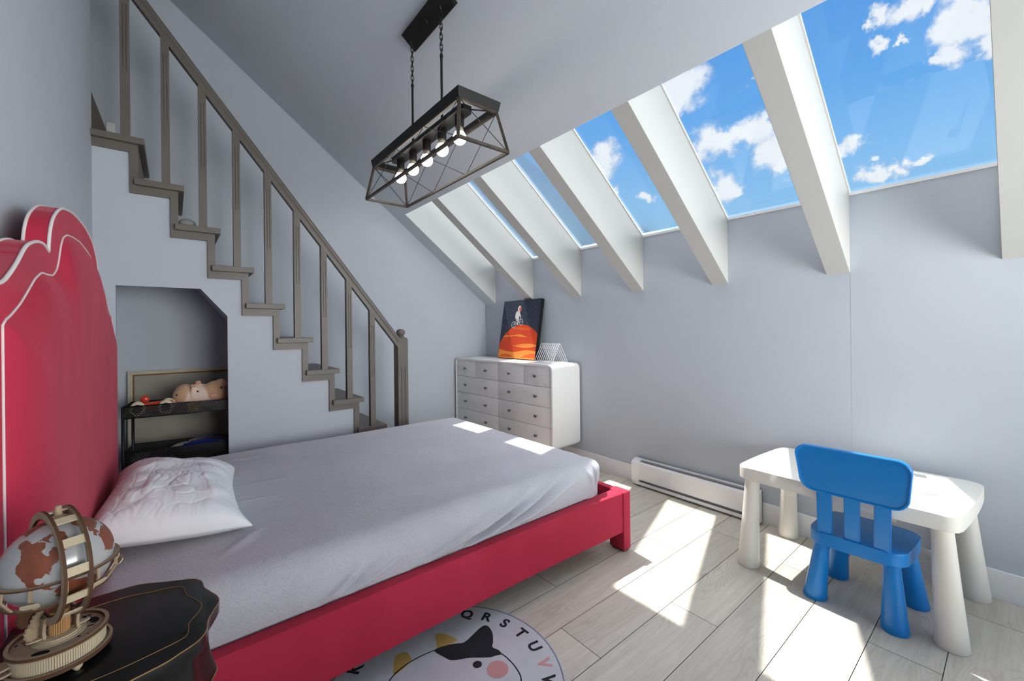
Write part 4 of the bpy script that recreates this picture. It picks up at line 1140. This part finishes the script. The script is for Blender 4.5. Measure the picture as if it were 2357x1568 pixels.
# lower tray
bc = on_cart('toy_car', .335, .075, .396, 'glossy dark blue toy sports car on the lower cart tray', 'toy car')
bluec = mat('navy_car_paint', (8, 28, 92), .2, .5, coat=1.0)
bm = bmesh.new()
prof = [(-.15, .012), (-.152, .030), (-.14, .046), (-.09, .060), (-.055, .066), (-.02, .082), (.05, .086), (.10, .074), (.15, .060), (.156, .03), (.15, .012)]
prism(bm, [tuple(p)[:2] for p in catmull([Vector((*p, 0)) for p in prof], 3)], 'y', -.055, .055, bev=.010, seg=3); link('car_body', bm, bluec, bc, auto=50)
bm = bmesh.new(); prism(bm, [(-.058, .067), (-.022, .083), (-.018, .080), (-.05, .064)], 'y', -.045, .045); link('windscreen', bm, mat('dark_glass', (12, 14, 18), .1), bc)
for x in (-.095, .10):
    for s_ in (-1, 1):
        bm = bmesh.new(); vs = lathe(bm, [(.020, -.008), (.023, -.004), (.023, .004), (.020, .008)], 24)
        bmesh.ops.transform(bm, matrix=Matrix.Translation((x, s_*.052, .0235)) @ Matrix.Rotation(PI/2, 4, 'X'), verts=vs); link('wheel', bm, dark_m, bc, smooth=True)
for k, (x, w_, h_, c_, nm) in enumerate(((.065, .075, .030, (214, 214, 210), 'white box of game pieces at the left end of the lower cart tray'), (.13, .05, .024, (150, 38, 44), 'small red box beside the white box on the lower cart tray'))):
    b_ = on_cart('small_box', x, .06, .396, nm, 'box')
    bm = bmesh.new(); box(bm, -w_/2, w_/2, -.05, .05, 0, h_, bev=.002); link('box_body', bm, mat('box_colour_%d' % k, c_, .5), b_)
    bm = bmesh.new(); box(bm, -w_/2-.0005, w_/2+.0005, -.0505, .0505, h_-.008, h_+.0005, bev=.001); link('lid', bm, mat('box_lid_%d' % k, tuple(int(v*.85) for v in c_), .5), b_)

# ================================================================== NIGHTSTAND
NSZ = .635; fs = .9904
NO = [(-.225, 1.127), (-.202, 1.151), (-.132, 1.160), (-.073, 1.160), (-.049, 1.154), (-.017, 1.135), (.007, 1.123), (.025, 1.113), (.037, 1.100), (.043, 1.084), (.045, 1.060), (.053, 1.037), (.062, 1.013), (.065, .998), (.064, .983),
      (.054, .958), (.045, .934), (.041, .904), (.032, .886), (.019, .875), (.004, .867), (-.014, .857), (-.050, .848), (-.075, .843), (-.134, .843), (-.204, .852), (-.225, .876)]
NO = [(x*fs, y*fs) for x, y in NO]
NO2 = [tuple(p)[:2] for p in catmull([Vector((x, y, 0)) for x, y in NO], 4)]
ncx, ncy = -.085, .993
def ns_ring(s_, z, extra=0):
    R_ = []
    for x, y in NO2:
        X, Y = ncx+(x-ncx)*s_, ncy+(y-ncy)*s_
        if x < -.2: X = x
        R_.append((max(X, -.2245), Y, z))
    return R_
ns = empty('nightstand', (-.085, .993, 0), 0, 'black lacquered nightstand with scalloped top and gold line beside the bed', 'nightstand')
def lac():
    mt, N = new_mat('worn_black_lacquer'); tc = N.node('ShaderNodeTexCoord').outputs['Object']
    a = N.node('ShaderNodeTexNoise', {'Vector': tc, 'Scale': 38., 'Detail': 5., 'Roughness': .7}).outputs[0]
    b = N.node('ShaderNodeTexNoise', {'Vector': tc, 'Scale': 6., 'Detail': 3.}).outputs[0]
    f = N.math('MULTIPLY', N.mapr(a, .66, .78), N.mapr(b, .45, .6))
    c = N.mix(N.math('MULTIPLY', f, .5), s2l((17, 16, 15)), s2l((78, 70, 60)))
    out(N, N.node('ShaderNodeBsdfPrincipled', {'Base Color': c, 'Roughness': N.mapr(b, .3, .7, .26, .42), 'Specular IOR Level': .4}).outputs[0]); return mt
lac_m = lac(); gold_m = mat('antique_gold', (150, 112, 70), .5, .4, metal=.3)
def loft(bm, rings, cap=True):
    V_ = [[bm.verts.new(p) for p in R_] for R_ in rings]; n = len(V_[0])
    for A, B in zip(V_, V_[1:]):
        for k in range(n): bm.faces.new((A[k], A[(k+1) % n], B[(k+1) % n], B[k])).smooth = True
    if cap: bm.faces.new(V_[0]); bm.faces.new(V_[-1][::-1])
bm = bmesh.new(); loft(bm, [ns_ring(.985, NSZ), ns_ring(.997, NSZ-.001), ns_ring(1.0, NSZ-.004), ns_ring(1.0, NSZ-.020), ns_ring(.985, NSZ-.026), ns_ring(.95, NSZ-.029)])
tp = place(link('scalloped_top', bm, lac_m, ns, auto=40), ns)
bm = bmesh.new(); tube(bm, [(x, y, z) for x, y, z in ns_ring(.996, NSZ-.0012)], .0011, 6, closed=False); link('gilt_edge', bm, gold_m, tp)
bm = bmesh.new(); IN = [(-.22, 1.098), (-.13, 1.117), (-.075, 1.118), (-.040, 1.108), (-.017, 1.103), (-.002, 1.097), (.010, 1.087), (.014, 1.072), (.017, 1.048), (.032, 1.014), (.037, .999), (.037, .985), (.031, .969), (.018, .946), (.017, .928), (.014, .910), (.005, .903), (-.015, .897), (-.075, .885), (-.14, .885), (-.22, .905)]
P = [(max(p.x*fs, -.222), p.y*fs, NSZ+.0001) for p in catmull([Vector((x, y, 0)) for x, y in IN], 6)]
tube(bm, P, .0007, 5); link('gold_inlay_line', bm, gold_m, tp)
bm = bmesh.new(); prof = [(.93, .608), (.90, .600), (.885, .585), (.885, .565), (.90, .545), (.93, .525), (.955, .512), (.965, .505), (.955, .500), (.93, .49), (.95, .455), (1.0, .425), (1.045, .395), (1.05, .375), (1.0, .345), (.955, .325), (.92, .30), (.90, .20), (.88, .12)]
loft(bm, [ns_ring(s_, z) for s_, z in prof]); bd = place(link('bombe_body', bm, lac_m, ns, auto=50), ns)
for s_, z in ((.967, .505), (1.052, .384)):
    bm = bmesh.new(); tube(bm, ns_ring(s_, z), .0013, 6); link('gilt_moulding', bm, gold_m, bd)
for x, y in ((-.19, .90), (-.19, 1.09), (.01, .90), (.01, 1.08)):
    bm = bmesh.new(); tube(bm, [(x, y, .13), (x+.012*(1 if x > -.1 else 0), y, .08), (x+.004*(1 if x > -.1 else 0), y, .03), (x+.012*(1 if x > -.1 else 0), y, .0)], [.022, .018, .012, .016], 14); place(link('leg', bm, lac_m, ns, smooth=True), ns)

# ================================================================== WOODEN MECHANICAL GLOBE
GX, GY = -.143, .962
gl = empty('mechanical_globe', (GX, GY, NSZ), 0, 'laser cut wooden mechanical globe with brown continents on the black nightstand', 'globe')
ply = mat('pale_plywood', (156, 134, 111), .65, .3, var=.06, varscale=20); plyd = mat('burnt_plywood_edge', (80, 55, 37), .7, .2)
plyl = mat('light_plywood', (184, 168, 140), .65, .3)
def gring(bm, ro, ri, z, th, mi_face=0, mi_edge=1, n=72):
    R_ = [[(r*math.cos(2*PI*k/n), r*math.sin(2*PI*k/n), zz_) for k in range(n)] for r, zz_ in ((ro, z), (ro, z+th), (ri, z+th), (ri, z))]
    V_ = [[bm.verts.new(p) for p in q] for q in R_]; mi = [mi_edge, mi_face, mi_edge, mi_face]; fs_ = []
    for (A, B, m_) in zip(V_, V_[1:]+V_[:1], mi):
        for k in range(n):
            f = bm.faces.new((A[k], A[(k+1) % n], B[(k+1) % n], B[k])); f.material_index = m_
    return [v for q in V_ for v in q]
bm = bmesh.new()
lathe(bm, [(.0, .0115), (.0605, .0115), (.0605, .0150), (.0, .0150)], 72, mi=0)           # bottom disc
link_b = bm
base = link('bottom_disc', bm, [ply, plyd], gl, auto=40)
bm = bmesh.new(); gring(bm, .0608, .0570, .0118, .0062); link('bottom_rim', bm, [ply, plyd], base)
bm = bmesh.new(); n = 120
for k in range(n):             # ribbed drum of thin slats
    a = 2*PI*k/n; a2 = a+2*PI/n*.80; r = .0530
    P4 = [(r*math.cos(a), r*math.sin(a)), (r*math.cos(a2), r*math.sin(a2)), ((r-.002)*math.cos(a2), (r-.002)*math.sin(a2)), ((r-.002)*math.cos(a), (r-.002)*math.sin(a))]
    prism(bm, P4, 'z', .015, .038)
lathe(bm, [(.0508, .015), (.0508, .038)], 72, mi=1)
link('ribbed_drum', bm, [plyl, plyd], gl)
bm = bmesh.new(); lathe(bm, [(0, .0375), (.0555, .0375), (.0555, .0405), (0, .0405)], 72)
td = link('top_disc', bm, [ply, plyd], gl, auto=40)
bm = bmesh.new(); gring(bm, .0565, .0515, .0400, .0048); link('top_rim', bm, [ply, plyd], td)
bm = bmesh.new()
rg = random.Random(8)
for k in range(26):
    a = rg.uniform(0, 2*PI); r = rg.uniform(.034, .048); sx = rg.choice((.0012, .0018, .0030))
    prism(bm, disc_pts(sx, 10, (r*math.cos(a), r*math.sin(a)), rg.uniform(.6, 1.6), rg.uniform(.5, 1)), 'z', .0403, .04062)
for a in (math.radians(250), math.radians(20)): prism(bm, disc_pts(.008, 20, (.040*math.cos(a), .040*math.sin(a)), 1.3, .7, a+PI/2), 'z', .0403, .04065)
link('cut_outs', bm, dark_m, td)
bm = bmesh.new()
for r, z in ((.030, .0405), (.027, .0425), (.0245, .0445)): lathe(bm, [(0, z), (r, z), (r, z+.0021), (0, z+.0021)], 48)
for a in (.3, .3+PI): prism(bm, disc_pts(.009, 20, (.024*math.cos(a), .024*math.sin(a)), 1.2, .55, a), 'z', .0466, .0482)
link('pedestal_steps', bm, [plyl], gl, auto=30)
for k in range(3):
    a = math.radians(60+120*k); bm = bmesh.new(); ball(bm, (.050*math.cos(a), .050*math.sin(a), .006), .006, 12, 8, sc_=(1, 1, .95)); lathe(bm, [(.003, 0), (.003, .012)], 10, (.050*math.cos(a), .050*math.sin(a), 0)); link('foot', bm, plyl, gl, smooth=True)
# ball
BR, BZ = .0640, .158
CONT = {'na': [(-168, 66), (-156, 71), (-130, 70), (-115, 73), (-95, 72), (-85, 69), (-94, 60), (-88, 57), (-80, 52), (-78, 58), (-72, 62), (-64, 59), (-56, 52), (-66, 48), (-64, 45), (-70, 43), (-75, 38), (-81, 31), (-80, 26), (-84, 30), (-91, 29), (-97, 27), (-97, 21), (-91, 18), (-87, 21), (-88, 16), (-83, 15), (-83, 9), (-78, 8), (-84, 7), (-92, 14), (-105, 20), (-110, 25), (-115, 31), (-124, 39), (-124, 48), (-135, 58), (-152, 59), (-165, 60)],
        'arc': [(-120, 76), (-95, 80), (-70, 83), (-62, 80), (-80, 74), (-72, 68), (-85, 71), (-100, 74)],
        'gr': [(-70, 77), (-60, 82), (-30, 83), (-20, 75), (-32, 68), (-43, 60), (-52, 66), (-56, 74)],
        'sa': [(-78, 8), (-70, 12), (-60, 9), (-50, 1), (-35, -7), (-39, -18), (-48, -26), (-58, -36), (-65, -42), (-69, -52), (-75, -48), (-72, -30), (-70, -18), (-81, -6)],
        'af': [(-17, 15), (-10, 30), (-5, 36), (10, 37), (20, 32), (32, 31), (43, 12), (51, 11), (40, -5), (40, -16), (33, -27), (20, -35), (12, -18), (9, 2), (-8, 5)],
        'eu': [(-9, 37), (-9, 43), (0, 44), (-4, 48), (8, 54), (8, 58), (5, 61), (15, 68), (28, 71), (42, 67), (60, 69), (80, 73), (105, 77), (140, 73), (179, 68), (163, 60), (155, 52), (140, 54), (135, 44), (127, 40), (121, 32), (110, 21), (105, 10), (98, 16), (88, 22), (80, 8), (73, 20), (60, 25), (52, 16), (43, 13), (35, 30), (36, 37), (27, 37), (20, 40), (12, 44), (16, 40), (8, 44), (0, 38)],
        'au': [(114, -22), (130, -12), (142, -11), (153, -27), (147, -38), (135, -33), (116, -34)]}
def inpoly(x, y, P):
    c = False; j_ = len(P)-1
    for i in range(len(P)):
        if (P[i][1] > y) != (P[j_][1] > y) and x < (P[j_][0]-P[i][0])*(y-P[i][1])/(P[j_][1]-P[i][1])+P[i][0]: c = not c
        j_ = i
    return c
bm = bmesh.new(); NLo, NLa = 440, 220; rows_ = []
for i in range(NLa+1):
    la = -90+180*i/NLa
    rows_.append([bm.verts.new((BR*math.cos(math.radians(la))*math.cos(2*PI*k/NLo), BR*math.cos(math.radians(la))*math.sin(2*PI*k/NLo), BR*math.sin(math.radians(la)))) for k in range(NLo)])
for i in range(NLa):
    for k in range(NLo):
        f = bm.faces.new((rows_[i][k], rows_[i][(k+1) % NLo], rows_[i+1][(k+1) % NLo], rows_[i+1][k])); f.smooth = True
        la = -90+180*(i+.5)/NLa; lo = (360*(k+.5)/NLo+180) % 360-180
        jx, jy = 3.5*noise.noise((lo*.15, la*.15, 1)), 3.0*noise.noise((lo*.15, la*.15, 7))
        f.material_index = 1 if any(inpoly(lo+jx, la+jy, P_) for P_ in CONT.values()) else 0
bmesh.ops.remove_doubles(bm, verts=bm.verts[:], dist=1e-6)
sph = link('globe_sphere', bm, [mat('pearl_plastic', (156, 155, 154), .22, .5, coat=.6), mat('brown_land', (116, 62, 42), .4, .4, var=.15, varscale=30)], gl, smooth=True)
sph.location = (0, 0, BZ)
view_az = math.degrees(math.atan2(-GY, -GX))
sph.rotation_euler = (Matrix.Rotation(math.radians(view_az-14+95-0), 3, 'Z')).to_euler()
sph.matrix_local = Matrix.Translation((0, 0, BZ)) @ Matrix.Rotation(math.radians(view_az-20), 4, 'Z') @ Matrix.Rotation(math.radians(24), 4, 'Y') @ Matrix.Rotation(math.radians(95), 4, 'Z')
# two tall meridian hoops with toothed inner edge
vdir = Vector((-GX, -GY, 0)).normalized(); rdir = Vector((-vdir.y, vdir.x, 0))      # rdir: image right
az = math.atan2(vdir.y, vdir.x)
hoop_az = az+math.radians(14)
HM = Matrix.Translation((0, 0, BZ-.004)) @ Matrix.Rotation(hoop_az, 4, 'Z') @ Matrix.Rotation(PI/2, 4, 'X')
for off in (-.0160, .0120):
    bm = bmesh.new(); vs = gring(bm, .0845, .0735, off, .0040)
    for k in range(110):
        a = 2*PI*k/110; P3 = [(.0737*math.cos(a), .0737*math.sin(a)), (.0737*math.cos(a+.028), .0737*math.sin(a+.028)), (.0712*math.cos(a+.014), .0712*math.sin(a+.014))]
        prism(bm, P3, 'z', off+.0008, off+.0032, 1)
    bmesh.ops.transform(bm, matrix=HM, verts=bm.verts[:]); link('meridian_hoop', bm, [ply, plyd], gl, auto=40)
for k in range(12):
    a = 2*PI*(k+.25)/12; bm = bmesh.new(); c_ = Vector((.0800*math.cos(a), .0800*math.sin(a), 0)); tdir = Vector((-math.sin(a), math.cos(a), 0)); rd = Vector((math.cos(a), math.sin(a), 0))
    box(bm, -.0065, .0065, -.0012, .0012, -.0122, .0122)
    M_ = Matrix(((tdir.x, rd.x, 0, c_.x), (tdir.y, rd.y, 0, c_.y), (0, 0, 1, 0), (0, 0, 0, 1)))
    bmesh.ops.transform(bm, matrix=HM @ M_, verts=bm.verts[:]); link('spacer_bar', bm, plyl, gl)
# horizontal bands round the ball with posts and tags
for z, ro in ((.150, .0705), (.114, .0600)):
    bm = bmesh.new(); gring(bm, ro, ro-.0065, z-.001-.0, .0026); link('latitude_ring', bm, [ply, plyd], gl, auto=40)
for k in range(12):
    a = 2*PI*(k+.5)/12; bm = bmesh.new()
    bar(bm, (.0685*math.cos(a), .0685*math.sin(a), .151), (.0700*math.cos(a), .0700*math.sin(a), .134), .0035, .0026); bar(bm, (.0700*math.cos(a), .0700*math.sin(a), .135), (.0572*math.cos(a), .0572*math.sin(a), .114), .0035, .0026)
    po2 = link('rib_post', bm, ply, gl)
    if k % 2 == 0:
        bm = bmesh.new(); prism(bm, rrect(-.010, .010, -.005, .005, .003, 4), 'x', 0, .0015)
        bmesh.ops.transform(bm, matrix=Matrix.Rotation(a, 4, 'Z') @ Matrix.Translation((.0700, 0, .127)) @ Matrix.Rotation(math.radians(38), 4, 'Y'), verts=bm.verts[:]); link('zodiac_tag', bm, plyl, po2)
# polar axle, small upper arc, stand arms, gears
bm = bmesh.new(); lathe(bm, [(.012, .218), (.014, .221), (.010, .224), (.012, .227), (.005, .230), (.004, .2440), (0, .2445)], 20); link('polar_axle', bm, ply, gl, auto=40)
def gear(bm, r, teeth, th, M_, mi=0, holes=5):
    pts = []
    for k in range(teeth*4):
        a = 2*PI*k/(teeth*4); rr_ = r if k % 4 in (0, 1) else r*.88; pts.append((rr_*math.cos(a), rr_*math.sin(a)))
    n0 = len(bm.verts); prism(bm, pts, 'z', -th/2, th/2, mi); bm.verts.ensure_lookup_table()
    vs = bm.verts[n0:]; bmesh.ops.transform(bm, matrix=M_, verts=vs)
for (dx, dz, r, tz_) in ((-.030, .090, .020, 18), (-.026, .062, .015, 14), (-.022, .076, .012, 12)):
    bm = bmesh.new(); c_ = rdir*dx+Vector((0, 0, dz)); gear(bm, r, tz_, .003, Matrix.Translation(c_) @ Matrix.Rotation(az+math.radians(50), 4, 'Z') @ Matrix.Rotation(PI/2, 4, 'Y')); link('gear', bm, plyd if dz > .08 else ply, gl)
for s_, nm in ((-1, 'stand_arm'), (1, 'stand_arm')):
    bm = bmesh.new()
    pr = [(-.012, .046), (.012, .046), (.008, .056), (.012, .068), (.016, .080), (.008, .079), (-.002, .074), (-.010, .080), (-.014, .075), (-.006, .062), (-.010, .052)]
    prism(bm, pr, 'y', -.0018, .0018)
    bmesh.ops.transform(bm, matrix=Matrix.Translation(rdir*(.018*s_)) @ Matrix.Rotation(hoop_az, 4, 'Z'), verts=bm.verts[:]); link(nm, bm, ply, gl)
bm = bmesh.new(); n = 26
for k in range(n):
    a = 2*PI*k/n; prism(bm, disc_pts(.0012, 6, (.011*math.cos(a), .011*math.sin(a))), 'z', .046, .082)
lathe(bm, [(.0102, .046), (.0102, .082)], 24); link('mainspring_drum', bm, mat('amber_plywood', (168, 124, 76), .6), gl)
bm = bmesh.new(); ws = disc_pts(.016, 40); prism(bm, ws, 'z', .017, .020); prism(bm, disc_pts(.012, 30), 'z', .024, .027); bmesh.ops.transform(bm, matrix=Matrix.Translation(-rdir*.058+vdir*.012+Vector((0, 0, .004))), verts=bm.verts[:]); link('side_wheel', bm, ply, gl)
